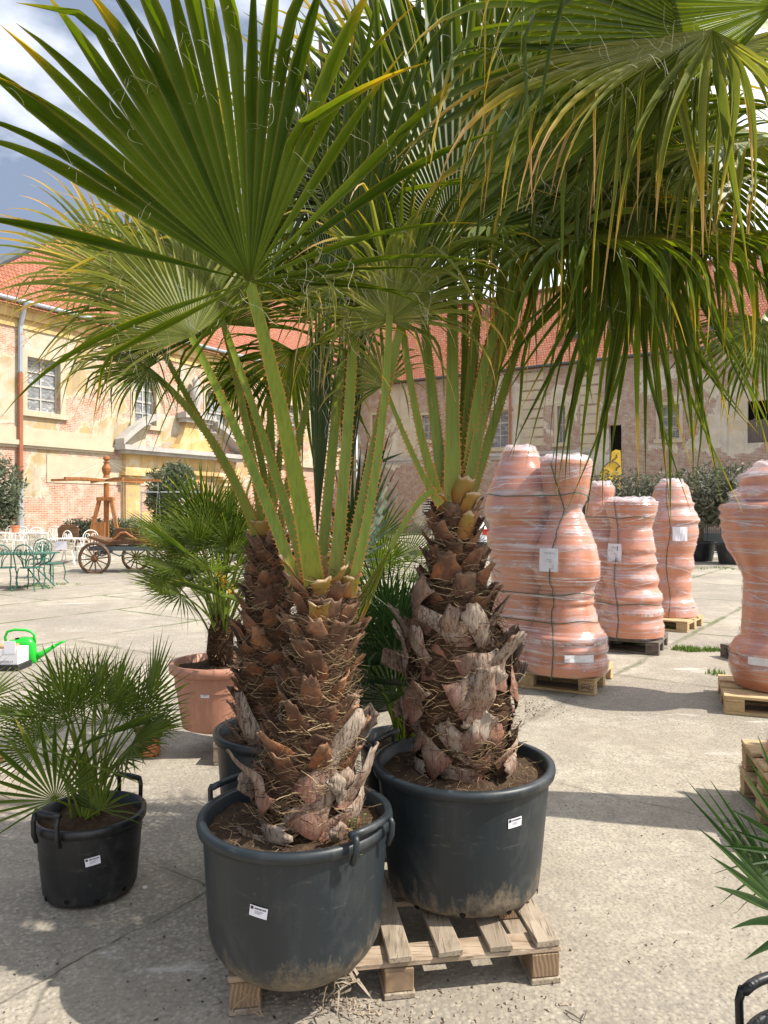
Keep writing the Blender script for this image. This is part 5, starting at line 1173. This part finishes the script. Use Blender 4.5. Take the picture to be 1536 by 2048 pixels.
# ================================================================ WRAPPED LOADS
def zof(py, D): return EYE-(py-1024)/FPX*D
def load(base, label, cols, seed, zb=.146, straps=(), hstraps=(), papers=(), band=None, wraplo=None, wraphi=None, tape=None, wwin=.03):
    """cols: list of (px, D, [(py, halfwidth px)...]) terracotta columns. One shrink wrapped load."""
    rnd = random.Random(seed); root = thing('wrapped_load', base, label, 'wrapped pots', 'terracotta pots wrapped on pallets'); CC = []
    for (px, D, prof) in cols:
        c = V(((px-768)/FPX*D, D, 0)); pr = [(hw/FPX*D, zof(py, D)) for py, hw in prof]; pr.sort(key=lambda q: q[1]); pr = [(r, max(z, zb)) for r, z in pr]
        CC.append((c, pr))
        # split in single pots at deep necks is left to the ribs: each column is modelled as its stacked vessels
        m = MB(); full = []
        for (r0,z0),(r1,z1) in zip(pr, pr[1:]):
            for i in range(4): t = i/4; tt = t*t*(3-2*t) if z1-z0 > .12 else t; full.append((lerp(r0,r1,tt), lerp(z0,z1,t)))
        full.append(pr[-1]); top = pr[-1]; full += [(top[0]*.9, top[1]+.003), (top[0]*.86, top[1]-.05), (top[0]*.5, top[1]-.09), (.001, top[1]-.09)]
        m.lathe(full, c, 44, wob=.012, seed=seed); m.build('terracotta_pot', MT['terracotta'], root, smooth=True)
    def rad(pr, z, win):
        best = 0
        for dz in (-win, -win/2, 0, win/2, win):
            zz = z+dz
            if zz < pr[0][1]-.02 or zz > pr[-1][1]+.005: continue
            zz = min(max(zz, pr[0][1]), pr[-1][1])
            for (r0,z0),(r1,z1) in zip(pr, pr[1:]):
                if z0 <= zz <= z1: best = max(best, lerp(r0,r1,(zz-z0)/max(z1-z0,1e-5))-abs(dz)*.55); break
        return best
    def hull(th, z, off=.0, win=None):
        win = win or wwin
        d = V((math.cos(th),math.sin(th),0)); best = None
        for c, pr in CC:
            r = rad(pr, z, win)
            if r <= 0: continue
            h = c.dot(d)+r
            if best is None or h > best[0]: best = (h, c+d*(r+off))
        return None if best is None else V((best[1].x, best[1].y, z))
    lo = wraplo or zb+.01; hi = wraphi or max(pr[-1][1] for _, pr in CC); K = 64; n = 96; vs = []; fs = []
    for j in range(K+1):
        z = lerp(lo, hi, j/K)
        for i in range(n):
            th = 2*PI*i/n; p = hull(th, z, .007) or hull(th, hi-.02, .007)
            d = V((math.cos(th),math.sin(th),0)); w = .004*noise.noise(V((p.x*7+seed, p.y*7, p.z*28)))+.004*noise.noise(V((p.x*20, p.y*20, p.z*60+seed))); p = p+d*w; p.z = z+.006*noise.noise(p*9); vs.append(p)
    for j in range(K):
        for i in range(n): fs.append((j*n+i, j*n+(i+1)%n, (j+1)*n+(i+1)%n, (j+1)*n+i))
    m = MB(); m.add(vs, fs); wr_ = m.build('stretch_wrap', MT['film'], root, smooth=True)
    for q in range(9):
        zc_ = lerp(lo+.06, hi-.06, (q+rnd.uniform(.1,.9))/9); tl = rnd.uniform(-.12,.12); ph = rnd.uniform(0,6.3); m = MB(); vs = []
        for i in range(97):
            th = 2*PI*i/96; z = min(max(zc_+tl*math.cos(th+ph), lo), hi-.01); p = hull(th, z, .011); h_ = .0022+.0022*abs(math.sin(i*.7+q))
            if p is None: p = hull(th, zc_, .011) or V((base[0],base[1],z))
            p.z = z; vs += [p-V((0,0,h_)), p+V((0,0,h_))]
        m.add(vs, [(2*i,2*i+2,2*i+3,2*i+1) for i in range(96)]); m.build('film_edge', MT['film_edge'], wr_)
    # loose crumpled film on the top of each column
    for c, pr in CC:
        m = MB(); r, zt = pr[-1]; vs = []; nn_ = 26
        for j in range(7):
            for i in range(nn_):
                th = 2*PI*i/nn_; rr = r*1.03*(1-j/7.0*.95); h = (.028*noise.noise(V((math.cos(th)*3,math.sin(th)*3,j*.8+seed)))+.02 if j else -.035)+.035*math.sin(min(1,j/5)*PI); vs.append(c+V((rr*math.cos(th), rr*math.sin(th), zt+h)))
        m.add(vs, [(j*nn_+i, j*nn_+(i+1)%nn_, (j+1)*nn_+(i+1)%nn_, (j+1)*nn_+i) for j in range(6) for i in range(nn_)]+[tuple(6*nn_+i for i in range(nn_))]); m.build('loose_film', MT['film_loose'], wr_, smooth=True)
    for z in hstraps:
        m = MB(); pts = [hull(2*PI*i/72, z+.012*math.sin(i*.35+seed), .014) for i in range(73)]
        if all(p is not None for p in pts): vs = []; [vs.extend([p-V((0,0,.004)), p+V((0,0,.004))]) for p in pts]; m.add(vs, [(2*i,2*i+2,2*i+3,2*i+1) for i in range(72)]); m.build('strap', MT['strap_green'], root)
    for px_ in straps:
        m = MB(); vs = []
        # the angle whose hull point projects at px_
        for j in range(41):
            z = lerp(zb-.02 if j == 0 else lo, hi, j/40); best = None
            for i in range(181):
                th = -PI+PI*i/180*1.0; p = hull(th, max(z, lo), .016, .12)
                if p is None: continue
                e = abs(768+p.x/p.y*FPX-(px_+4*math.sin(j*.3)))
                if best is None or e < best[0]: best = (e, p, th)
            if best is None: continue
            p = best[1].copy(); p.z = z; s = V((-math.sin(best[2]),math.cos(best[2]),0))*.0045; vs += [p-s, p+s]
        m.add(vs, [(2*i,2*i+1,2*i+3,2*i+2) for i in range(len(vs)//2-1)]); m.build('strap', MT['strap_green'], root)
    for (px_, py_, w, h, lines, mt) in papers:
        z = EYE-(py_-1024)/FPX*cols[-1][1]; best = None
        for i in range(181):
            th = -PI+PI*i/180; p = hull(th, z, .02, .12)
            if p is None: continue
            e = abs(768+p.x/p.y*FPX-px_)
            if best is None or e < best[0]: best = (e, p, th)
        _, p, th = best; z = EYE-(py_-1024)/FPX*p.y; d = V((math.cos(th),math.sin(th),0)); s = V((-d.y,d.x,0)); off = lambda u, v, l=0: V((p.x,p.y,z))+s*u+V((0,0,v))+d*(.004+l+.006*math.sin(u*40+v*25)-u*u*1.2)
        def patch(m, u0,u1,v0,v1,l=0):
            k = 6; vs = []
            for i in range(k+1): u = lerp(u0,u1,i/k); vs += [off(u,v0,l), off(u,(v0+v1)/2,l), off(u,v1,l)]
            fs = []
            for i in range(k): b = 3*i; fs += [(b,b+3,b+4,b+1),(b+1,b+4,b+5,b+2)]
            m.add(vs, fs)
        m = MB(); patch(m,-w/2,w/2,-h/2,h/2); pp = m.build('paper_label', MT[mt], root)
        if lines:
            m = MB(); rn = random.Random(seed+5)
            for (v, a, b_, hh) in ((.30,-.30,.30,.03),(.02,-.08,.20,.018),(-.05,-.25,.25,.018),(-.12,-.2,.22,.018),(-.24,-.25,-.1,.018),(-.24,.0,.32,.018),(-.34,.05,.3,.02)):
                u = a*w
                while u < b_*w: q = rn.uniform(.004,.010); patch(m,u,u+q,(v-hh/2)*h,(v+hh/2)*h,.002); u += q+.0025
            m.build('print', MT['ink_grey'], pp)
    if tape:
        z = tape; m = MB(); pts = [(hull(2*PI*i/72, z+.008*math.sin(i*.3), .012), 2*PI*i/72) for i in range(73)]; vs = []; [vs.extend([p-V((0,0,.02)), p+V((0,0,.02))]) for p, _ in pts]; m.add(vs, [(2*i,2*i+2,2*i+3,2*i+1) for i in range(72)]); tp = m.build('printed_tape', MT['film_loose'], root)
        m = MB(); rn = random.Random(seed)
        i = 0.0
        while i < 71:
            th = 2*PI*i/72; th2 = 2*PI*(i+rn.uniform(.08,.3))/72; za = z+rn.uniform(-.004,.003); a = hull(th, za, .0145); b_ = hull(th2, za, .0145); hh = rn.uniform(.003,.006)
            m.add([a-V((0,0,hh)), b_-V((0,0,hh)), b_+V((0,0,hh)), a+V((0,0,hh))], [(0,1,2,3)]); i += rn.uniform(.35,.6) if rn.random() < .85 else 2.5
        m.build('print', MT['ink'], tp)
    return root
load((1.6,6.7,.145), 'tallest wrapped load of terracotta pots with a bulging vase, behind the right trunk',
  [(1040,6.88,[(903,35),(915,37),(950,50),(985,64),(1010,69),(1035,68),(1040,60),(1060,58),(1065,66),(1120,60),(1180,56),(1260,58),(1326,66)]),
   (1132,6.55,[(922,50),(930,52),(938,50),(965,47),(1000,39),(1008,35),(1013,27),(1017,28),(1040,37),(1065,48),(1090,57),(1115,63),(1138,66),(1152,65),(1166,58),(1172,50),(1178,49),(1184,54),(1190,54),(1194,50),(1198,54),(1203,54),(1207,51),(1216,56),(1235,60),(1262,70),(1267,78),(1274,79),(1280,75),(1288,81),(1296,81),(1303,76),(1318,82),(1338,80)])],
  51, straps=(1102,), hstraps=(zof(990,6.7),zof(1180,6.7),zof(1232,6.7)), papers=((1056,1120,.18,.20,True,'paper'),(1160,1318,.25,.06,False,'card_white')), tape=zof(1275,6.6), wwin=.03)
m = MB()
load((2.8,8.6,.145), 'second wrapped load with ribbed bowls and a wide bowl on top, on the dark pallet',
  [(1203,8.75,[(972,24),(985,26),(1000,22),(1008,30),(1040,32),(1048,24),(1070,36),(1110,42),(1150,38),(1200,44),(1262,46)]),
   (1262,8.35,[(1004,51),(1012,50),(1040,44),(1058,37),(1062,40),(1080,42),(1100,47),(1106,43),(1125,50),(1135,45),(1160,53),(1172,49),(1185,57),(1195,60),(1205,56),(1225,61),(1235,58),(1248,62),(1268,61)])],
  52, straps=(1232,), hstraps=(zof(1035,8.5),zof(1200,8.5)), papers=((1205,1107,.20,.22,True,'paper'),), tape=zof(1222,8.3), wwin=.03)
load((3.9,10.1,.145), 'narrow wrapped stack furthest back in the row, on a pale pallet',
  [(1343,10.1,[(966,24),(972,30),(990,35),(1003,38),(1006,42),(1018,40),(1025,46),(1042,53),(1048,48),(1062,50),(1090,45),(1110,40),(1130,42),(1150,36),(1170,38),(1190,36),(1205,44),(1220,48),(1229,49)])],
  53, straps=(1336,), papers=((1360,1068,.19,.19,False,'paper'),), tape=zof(1212,10), wwin=.28)
load((3.1,5.95,.145), 'wrapped load with a wide ribbed rim cut by the right edge',
  [(1555,5.95,[(936,50),(945,60),(965,70),(985,64),(1000,68),(1003,60),(1008,104),(1016,108),(1024,102),(1034,106),(1042,101),(1052,105),(1062,99),(1072,102),(1095,92),(1120,78),(1145,66),(1160,62),(1220,64),(1270,66),(1285,80),(1300,88),(1315,86),(1330,89),(1350,84),(1371,76)])],
  54, papers=((1530,1325,.25,.06,False,'card_white'),), tape=zof(1308,5.9), wwin=.24)
load((2.15,3.7,.29), 'wrapped load on the stacked pallets at the right edge',
  [(1665,3.68,[(780,40),(900,60),(1000,70),(1150,80),(1300,84),(1400,92),(1430,108),(1480,112),(1540,124),(1560,118)])], 55, zb=.295)
# ================================================================ SMALL THINGS IN THE YARD
# watering can
b = G(42,1326); t = thing('watering_can', b, 'bright green plastic watering can behind the white carton', 'watering can')
M = Matrix.Translation(b)@Matrix.Rotation(R(12),4,'Z'); m = MB(); vs = []; ringz = [(0,.150,.075),(.01,.158,.082),(.12,.150,.078),(.20,.140,.072),(.235,.110,.060),(.245,.06,.04)]
n = 28
for z, a, c in ringz:
    for i in range(n):
        th = 2*PI*i/n; e = .55; x = a*math.copysign(abs(math.cos(th))**e, math.cos(th)); y = c*math.copysign(abs(math.sin(th))**e, math.sin(th)); vs.append(M@V((x,y,z+(.02 if z > .2 and x > 0 else 0))))
m.add(vs, [(j*n+i, j*n+(i+1)%n, (j+1)*n+(i+1)%n, (j+1)*n+i) for j in range(5) for i in range(n)]+[tuple(range(n-1,-1,-1)), tuple(5*n+i for i in range(n))]); m.build('can_body', MT['can_green'], t, smooth=True)
m = MB(); m.tube([M@V(p) for p in ((-.135,0,.19),(-.15,0,.27),(-.13,0,.325),(-.06,0,.345),(.05,0,.335),(.10,0,.315),(.128,0,.28),(.13,0,.2))], .014, 8); m.build('handle', MT['can_green'], t, smooth=True)
m = MB(); m.tube([M@V(p) for p in ((.12,0,.045),(.20,0,.085),(.30,0,.15),(.38,0,.195),(.43,0,.215))], [.040,.030,.018,.013,.010], 10); m.tube([M@V((.30,0,.150)),M@V((.33,0,.167))], .02, 10); m.build('spout', MT['can_green'], t, smooth=True)
m = MB(); m.lathe([(.04,.246),(.036,.249),(.0,.249)], M@V((-.02,0,.008)), 16); m.build('filler_hole', MT['dark_inside'], t)
b = G(8,1342); t = thing('carton', b, 'white carton standing in a black crate at the left edge', 'carton'); m = MB(); m.box((b.x-.2,b.y,b.z+.06),(b.x+.135,b.y+.22,b.z+.21)); m.build('box_body', MT['card_white'], t, bevel=.003)
m = MB(); m.box((b.x-.2,b.y+.02,b.z+.211),(b.x+.05,b.y+.2,b.z+.235)); m.build('brown_lid', MT['card_brown'], t); m = MB(); m.box((b.x+.0,b.y-.003,b.z+.17),(b.x+.11,b.y+.002,b.z+.29)); m.build('paper_slip', MT['paper'], t)
m = MB(); rn = random.Random(2)
for i in range(12): x = b.x-.12+i*.018; m.box((x,b.y-.003,b.z+.085),(x+rn.uniform(.006,.013),b.y-.001,b.z+.098+rn.uniform(0,.006)))
m.build('print', MT['ink_grey'], t)
m = MB(); m.box((b.x-.24,b.y-.02,0.001),(b.x+.15,b.y+.26,.058)); tag(m.build('crate', MT['black_plastic'], org=b, bevel=.004), 'low black crate under the white carton', 'crate')
# carousel
b = gg(213,1096); D0 = b.y; zc_ = zof(961, D0); zt_ = zof(915, D0)
t = thing('carousel', b, 'orange wooden swing carousel post with radial arms before the yellow wall', 'carousel')
m = MB(); m.tube([b, V((b.x,b.y,zc_-.1))], .105, 8); m.lathe([(.13,zc_+.1),(.10,zc_+.2),(.16,zc_+.35),(.17,zc_+.45),(.10,zc_+.6),(.09,zt_-.22),(.13,zt_-.18),(.06,zt_-.15),(.13,zt_-.05),(.11,zt_+.03),(.02,zt_+.08)], (b.x,b.y,0), 14); m.build('post', MT['wood_orange'], t)
m = MB()
for s_ in (-1,1): m.box((-.07,-.07,0),(.07,.07,1), None, Matrix.Translation((b.x+s_*.16,b.y-.1,0))@Matrix(((1,0,s_*.45,0),(0,1,-.15,0),(0,0,1,0),(0,0,0,1)))@Matrix.Translation((0,0,0))@Matrix.Diagonal((1,1,1,1)), 0)
zz = zof(1000, D0)
m = MB()
for s_ in (-1,1):
    m.tube([V((b.x+s_*.62,b.y-.25,b.z)), V((b.x+s_*.22,b.y-.12,zz))], .085, 4)
m.box((b.x-.3,b.y-.22,zz-.03),(b.x+.3,b.y+.1,zz+.1)); m.build('brace', MT['wood_orange'], t)
for i in range(6):
    a = PI*i/3+.12; e = V((math.cos(a),math.sin(a),0)); m = MB(); c0 = V((b.x,b.y,zc_)); Rm = 1.98
    pr = [c0+e*.1, c0+e*Rm*.55+V((0,0,.03)), c0+e*Rm]; s_ = V((-e.y,e.x,0))*.045; vs = []
    for p in pr: vs += [p-s_-V((0,0,.045)), p+s_-V((0,0,.045)), p+s_+V((0,0,.045)), p-s_+V((0,0,.045))]
    m.add(vs, [(4*j+q, 4*j+(q+1)%4, 4*j+4+(q+1)%4, 4*j+4+q) for j in range(2) for q in range(4)]+[(0,3,2,1),(8,9,10,11)]); ar = m.build('arm', MT['wood_orange'], t)
    m = MB()
    for rr in (.55,.95):
        for q in (-.04,.04): p = c0+e*Rm*rr+s_*(q*20); m.tube([p-V((0,0,.05)), p-V((0,0,1.55))+e*.1*q*20], .006, 3)
    m.tube([c0+V((0,0,zt_-zc_-.1)), c0+e*Rm*.9], .006, 3); m.build('chain', MT['frame_grey'], ar)
# carriage
b = gg(260,1143); D0 = b.y; bx = lambda px: (px-768)/FPX*D0
t = thing('carriage', b, 'old dark horse carriage with spoked brown wheels left of the yard', 'carriage'); gx = gz(b.x,b.y)
def wheel(c, r, tx):
    m = MB(); n = 36; pts = [c+V((r*math.cos(2*PI*i/n), tx*math.sin(2*PI*i/n)*0, r*math.sin(2*PI*i/n))) for i in range(n+1)]; m.tube(pts, .032, 6, cap=False); w = m.build('wheel', MT['wood_brown'], t)
    m = MB()
    for i in range(12): a = 2*PI*i/12+.1; m.tube([c, c+V((r*math.cos(a),0,r*math.sin(a)))], [.022,.015], 5)
    m.build('spoke', MT['wood_brown'], w); m = MB(); m.tube([c+V((0,-.1,0)), c+V((0,.1,0))], .06, 10); m.build('hub', MT['wood_brown'], w); m = MB(); m.tube([p+(p-c).normalized()*.035 for p in pts], .012, 5, cap=False); m.build('tyre', MT['slate'], w)
rw = 28.5/FPX*D0
wheel(V((bx(206),D0-.55,gx+rw)), rw, 0); wheel(V((bx(256),D0+.6,gx+rw*.92)), rw*.92, 0); wheel(V((bx(352),D0-.5,gx+rw*1.05)), rw*1.05, 0); wheel(V((bx(372),D0+.6,gx+rw*1.05)), rw*1.05, 0)
m = MB(); m.box((bx(190),D0-.4,gx+.55),(bx(375),D0+.4,gx+.66)); m.box((bx(205),D0-.5,gx+.45),(bx(212),D0+.5,gx+.53)); m.box((bx(350),D0-.5,gx+.45),(bx(357),D0+.5,gx+.53))
for px_ in (215,250,330): m.tube([V((bx(px_)-.2,D0-.38,gx+.5)),V((bx(px_),D0-.38,gx+.42)),V((bx(px_)+.2,D0-.38,gx+.5))], .02, 5)
m.build('chassis', MT['slate'], t)
m = MB(); zq = lambda py: zof(py, D0)
m.prism([(bx(188),zq(1071)),(bx(232),zq(1083)),(bx(250),zq(1080)),(bx(262),zq(1074)),(bx(275),zq(1077)),(bx(275),zq(1087)),(bx(225),zq(1090)),(bx(186),zq(1074))], D0-.35, D0+.35)
m.prism([(bx(262),zq(1075)),(bx(300),zq(1068)),(bx(340),zq(1078)),(bx(375),zq(1078)),(bx(375),zq(1088)),(bx(262),zq(1088))], D0-.38, D0+.38); m.build('carriage_body', MT['wood_brown'], t)
m = MB(); m.prism([(bx(232),zq(1080)),(bx(238),zq(1056)),(bx(268),zq(1056)),(bx(275),zq(1078))], D0-.3, D0-.24); m.prism([(bx(232),zq(1080)),(bx(238),zq(1056)),(bx(268),zq(1056)),(bx(275),zq(1078))], D0+.24, D0+.3); m.box((bx(238),D0-.24,zq(1080)),(bx(241),D0+.24,zq(1056))); m.build('seat_back', MT['wood_brown'], t)
m = MB(); m.tube([V((bx(x_),D0-.40,zq(y_))) for x_,y_ in ((232,1082),(243,1074),(252,1065),(262,1064),(272,1071),(285,1079),(310,1080))], .03, 6); m.tube([V((bx(x_),D0-.36,zq(y_))) for x_,y_ in ((300,1085),(330,1094),(350,1105),(372,1140))], .03, 6); m.build('mudguard', MT['wood_orange'], t)
b = gg(196,1108); m = MB(); m.box((b.x-.22,b.y,b.z),(b.x+.22,b.y+.06,b.z+1.05)); tag(m.build('wooden_board', MT['wood_orange'], org=b), 'upright orange plank panel standing behind the carriage seat', 'board')
b = gg(136,1108); m = MB(); n = 12; m.prism([(b.x-.32,b.z+.4),(b.x-.34,b.z+.85),(b.x-.2,b.z+.97),(b.x+.2,b.z+.97),(b.x+.34,b.z+.85),(b.x+.32,b.z+.4)], b.y, b.y+.05); m.box((b.x-.28,b.y,b.z),(b.x-.22,b.y+.05,b.z+.4)); m.box((b.x+.22,b.y,b.z),(b.x+.28,b.y+.05,b.z+.4)); tag(m.build('headboard', MT['wood_brown'], org=b), 'dark brown curved wooden headboard among the white chairs', 'headboard')
# iron chairs and tables
def iron_chair(mat, label, arms=True):
    t = thing('garden_chair', (0,0,0), label, 'chair', world=False); r = .013
    m = MB(); n = 20; m.lathe([(.21,.44),(.21,.455),(.0,.455)], (0,0,0), n); m.build('seat', MT[mat], t)
    for sx, sy in ((-1,-1),(1,-1),(-1,1),(1,1)):
        m = MB(); m.tube([V((sx*.16,sy*.16,.44)), V((sx*.19,sy*.19,.25)), V((sx*.17,sy*.17,.1)), V((sx*.24,sy*.24,0))], r, 5); m.build('leg', MT[mat], t)
    m = MB(); m.tube([V((-.19,.19,.44)),V((-.21,.24,.7))]+[V((-.21*math.cos(PI*i/8),.25,.7+.21*math.sin(PI*i/8))) for i in range(9)]+[V((.21,.24,.7)),V((.19,.19,.44))], r, 5)
    for s_ in (-1,1):
        for q in (.5,1.0): m.tube([V((s_*.02,.2,.45)), V((s_*.06*q,.22,.6)), V((s_*.15*q,.24,.72)), V((s_*.12*q,.25,.82)), V((s_*.03,.25,.78)), V((s_*.05*q,.25,.70))], r*.8, 4)
    m.build('backrest', MT[mat], t)
    if arms:
        for s_ in (-1,1): m = MB(); m.tube([V((s_*.2,.22,.66)), V((s_*.25,.05,.67)), V((s_*.25,-.1,.66)), V((s_*.2,-.15,.58)), V((s_*.19,-.1,.45))], r, 5); m.build('armrest', MT[mat], t)
    return t
def iron_table(mat, label, L=.75, W2=.75, h=.72, oval=False):
    t = thing('garden_table', (0,0,0), label, 'table', world=False); m = MB()
    if oval: m.lathe([(L,h-.02),(L*1.02,h),(0,h)], (0,0,0), 28)
    else: m.box((-L,-W2/2,h-.025),(L,W2/2,h))
    m.build('tabletop', MT[mat], t)
    for sx, sy in ((-1,-1),(1,-1),(-1,1),(1,1)):
        m = MB(); a = L*.7 if oval else L*.9; c = a if oval else W2*.42
        m.tube([V((sx*a,sy*c,h-.02)), V((sx*a*.9,sy*c*.9,h*.75)), V((sx*a*.55,sy*c*.6,h*.55)), V((sx*a*.85,sy*c*.85,h*.2)), V((sx*a,sy*c,0))], .016, 5)
        m.tube([V((sx*a*.3,sy*c*.9,h-.03)), V((sx*a*.55,sy*c*.9,h*.78)), V((sx*a*.8,sy*c*.9,h*.9)), V((sx*a*.7,sy*c*.9,h-.04))], .011, 4); m.build('leg', MT[mat], t)
    return t
wc = iron_chair('white_iron', 'c'); first = True
chairs = [(150,1124,2.6,'white iron chair with curled back right of the cream table'),(178,1122,3.7,'white iron chair nearest the carriage wheel'),(70,1112,.3,'white iron chair in the back row, third from the left edge'),(40,1108,.2,'white iron chair in the back row, second from the left edge'),(12,1106,-.2,'white iron chair in the back row touching the left edge'),(104,1106,.1,'white iron chair behind the cream table by the wall')]
for px_,py_,rz,lab in chairs:
    p = gg(px_,py_)
    if first: wc.location = p; wc.rotation_euler = (0,0,rz); wc['label'] = lab; wc['group'] = 'white iron garden chairs'; first = False
    else: dup(wc, p, rz, lab)
tw_ = iron_table('white_iron', 'cream garden table with white price sheet left of the carriage', .48, .6, .72, True); tw_.location = gg(136,1128)
p = tw_.location; m = MB(); m.box((-.16,-.44,.42),(.14,-.43,.66)); m.build('price_sheet', MT['paper'], tw_)
t2 = iron_table('white_iron', 'long white iron table in front of the back row of chairs', .9, .6, .74); t2.location = gg(32,1112)
p = gg(31,1112); m = MB(); m.lathe([(.10,.745),(.13,.93),(.15,.93),(.15,.96),(.12,.96),(.10,.9),(.0,.9)], p, 18); tag(m.build('clay_pot', MT['pot_orange'], org=p+V((0,0,.745))), 'small clay pot standing on the long white table', 'plant pot')
tg = iron_table('green_iron', 'green iron garden table at the left edge of the yard', .85, .7, .72); tg.location = gg(22,1176); tg.rotation_euler = (0,0,.06)
gc = iron_chair('green_iron', 'green iron chair right of the green table', False); gc['group'] = 'green iron chairs at the green table'; gc.location = gg(104,1168); gc.rotation_euler = (0,0,1.3)
dup(gc, gg(78,1156), .1, 'green iron chair behind the green table'); dup(gc, gg(62,1180), 3.0, 'green iron chair pushed under the front of the green table'); dup(gc, gg(8,1180), 3.3, 'green iron chair at the left edge before the green table')
# car behind the right palm
b = gg(925,1112); t = thing('parked_car', b, 'white car parked far back, seen between right trunk and wrapped load', 'car'); W2 = .85; D0 = b.y
def cbox(m, x0,x1,y0,y1,z0,z1): m.box((b.x+x0,b.y+y0,b.z+z0),(b.x+x1,b.y+y1,b.z+z1))
m = MB(); prof = [(0,.30),(0,.95),(.15,1.0),(.55,1.42),(2.1,1.45),(2.9,1.0),(3.9,.85),(4.0,.5),(4.0,.3)]; vs = [V((b.x-W2*(1 if z<1.05 else .82), b.y+y, b.z+z)) for y,z in prof]+[V((b.x+W2*(1 if z<1.05 else .82), b.y+y, b.z+z)) for y,z in prof]; n = len(prof)
m.add(vs, [tuple(range(n)), tuple(range(2*n-1,n-1,-1))]+[(i,(i+1)%n,n+(i+1)%n,n+i) for i in range(n)]); m.build('body', MT['car_white'], t, bevel=.03)
m = MB(); a = lambda x,y,z: V((b.x+x,b.y+y,b.z+z)); m.add([a(-.68,.17,1.06),a(.68,.17,1.06),a(.60,.49,1.39),a(-.60,.49,1.39)], [(0,1,2,3)]); m.v = [p+V((0,-.02,.02)) for p in m.v]; m.build('rear_window', MT['car_glass'], t)
for s_ in (-1,1):
    m = MB(); cbox(m, s_*.80-.09, s_*.80+.09, -.03, .12, .74, .95); m.build('tail_light', MT['lamp_red'], t, bevel=.01)
    for y in (.75,3.2): m = MB(); m.tube([a(s_*.86,y,.31), a(s_*.66,y,.31)], .31, 18); m.build('wheel', MT['tyre'], t)
m = MB(); cbox(m, -.85,.85,-.06,.1,.3,.5); m.build('bumper', MT['black_plastic'], t, bevel=.02)
# black bin like thing beside the car
b = G(968,1106); t = thing('black_sack', b, 'black glossy object on the ground beside the right trunk before the car', 'sack'); m = MB(); bm = bmesh.new(); bmesh.ops.create_icosphere(bm, subdivisions=3, radius=1)
for v in bm.verts: v.co = v.co*(1+.3*noise.noise(v.co*1.7)); v.co = V((v.co.x*.27, v.co.y*.3, (max(v.co.z,-.8)+.8)*.30))
m.add([V(v.co)+b for v in bm.verts], [tuple(v.index for v in f.verts) for f in bm.faces]); bm.free(); m.build('sack', MT['black_plastic'], t, smooth=True)
# painted yellow board by the dark doorway
D0 = 30.0; b = V((bxx := (1212-768)/FPX*D0, D0, 0)); X = lambda px: (px-768)/FPX*D0; Z = lambda py: zof(py, D0)
t = thing('painted_board', V((X(1215),D0,0)), 'yellow board painted with black curls in front of the dark doorway', 'board')
m = MB(); m.prism([(X(1200),Z(958)),(X(1203),Z(944)),(X(1212),Z(932)),(X(1222),Z(924)),(X(1224),Z(904)),(X(1232),Z(899)),(X(1241),Z(901)),(X(1243),Z(950)),(X(1240),Z(1000)),(X(1204),Z(1000))], D0, D0+.06); m.build('panel', MT['yellow_paint'], t)
m = MB()
for pts in ([(1224,921),(1230,918),(1234,914),(1232,909)], [(1224,923),(1232,925),(1237,930),(1240,934)], [(1240,932),(1233,936),(1232,942),(1237,946)], [(1206,942),(1212,939),(1218,943),(1214,948)], [(1201,945),(1207,934),(1216,926),(1222,924)]):
    m.tube([V((X(a_),D0-.02,Z(b_))) for a_,b_ in pts], .018, 5)
for a_,b_ in ((1229,906),(1236,906)): m.lathe([(.0,-.01),(.03,0),(.0,.01)], V((X(a_),D0-.02,Z(b_))), 8)
m.build('painted_curls', MT['ink'], t)
for x_ in (1206,1238): m = MB(); m.box((X(x_)-.03,D0+.06,0),(X(x_)+.03,D0+.12,Z(960))); m.build('post', MT['wood_old'], t)
# sign and planter in the portal
b = gg(366,1080); D0 = b.y-1.2; m = MB(); X = lambda px: (px-768)/FPX*D0; Z = lambda py: zof(py, D0)
t = thing('sign', V((X(369),D0,b.z)), 'white sign with red lettering by the arched portal', 'sign'); m.box((X(358),D0,Z(1010)),(X(380),D0+.03,Z(996))); m.build('sign_plate', MT['paper'], t); m = MB(); rn = random.Random(3)
for i in range(9): x = X(360)+i*.055; m.box((x,D0-.006,Z(1006)),(x+rn.uniform(.02,.045),D0-.002,Z(1000)-rn.uniform(0,.06)))
m.build('lettering', MT['sign_red'], t); m = MB(); m.box((X(368),D0+.03,b.z),(X(370),D0+.07,Z(1004))); m.build('post', MT['frame_grey'], t)
t = thing('barrier', V((X(395),D0-.6,b.z)), 'thin grey barrier rail across the portal opening', 'barrier'); m = MB(); z_ = Z(985)
m.tube([V((X(293),D0-.6,z_)), V((X(412),D0-.6,z_))], .025, 5); m.build('rail', MT['metal_grey'], t)
for x_ in (293,412): m = MB(); m.tube([V((X(x_),D0-.6,b.z)), V((X(x_),D0-.6,z_))], .025, 5); m.build('post', MT['metal_grey'], t)
# twig on the concrete, white pebble
m = MB(); m.tube([G(1130,2020,.006), G(1148,2030,.012), G(1166,2042,.008), G(1172,2026,.02), G(1173,2022,.01)], .0022, 5); tag(m.build('twig', MT['bark'], org=G(1150,2030)), 'bent dark twig on the sunlit concrete at lower right', 'twig')
b = G(290,1776); bm = bmesh.new(); bmesh.ops.create_icosphere(bm, subdivisions=2, radius=.009)
m = MB(); m.add([V((v.co.x*1.3,v.co.y,v.co.z*.7+.004))+b for v in bm.verts], [tuple(v.index for v in f.verts) for f in bm.faces]); bm.free(); tag(m.build('pebble', MT['stone_white'], org=b), 'single white pebble right of the small black pot', 'pebble')
for o in list(bpy.data.objects):
    if '_o' in o: del o['_o']
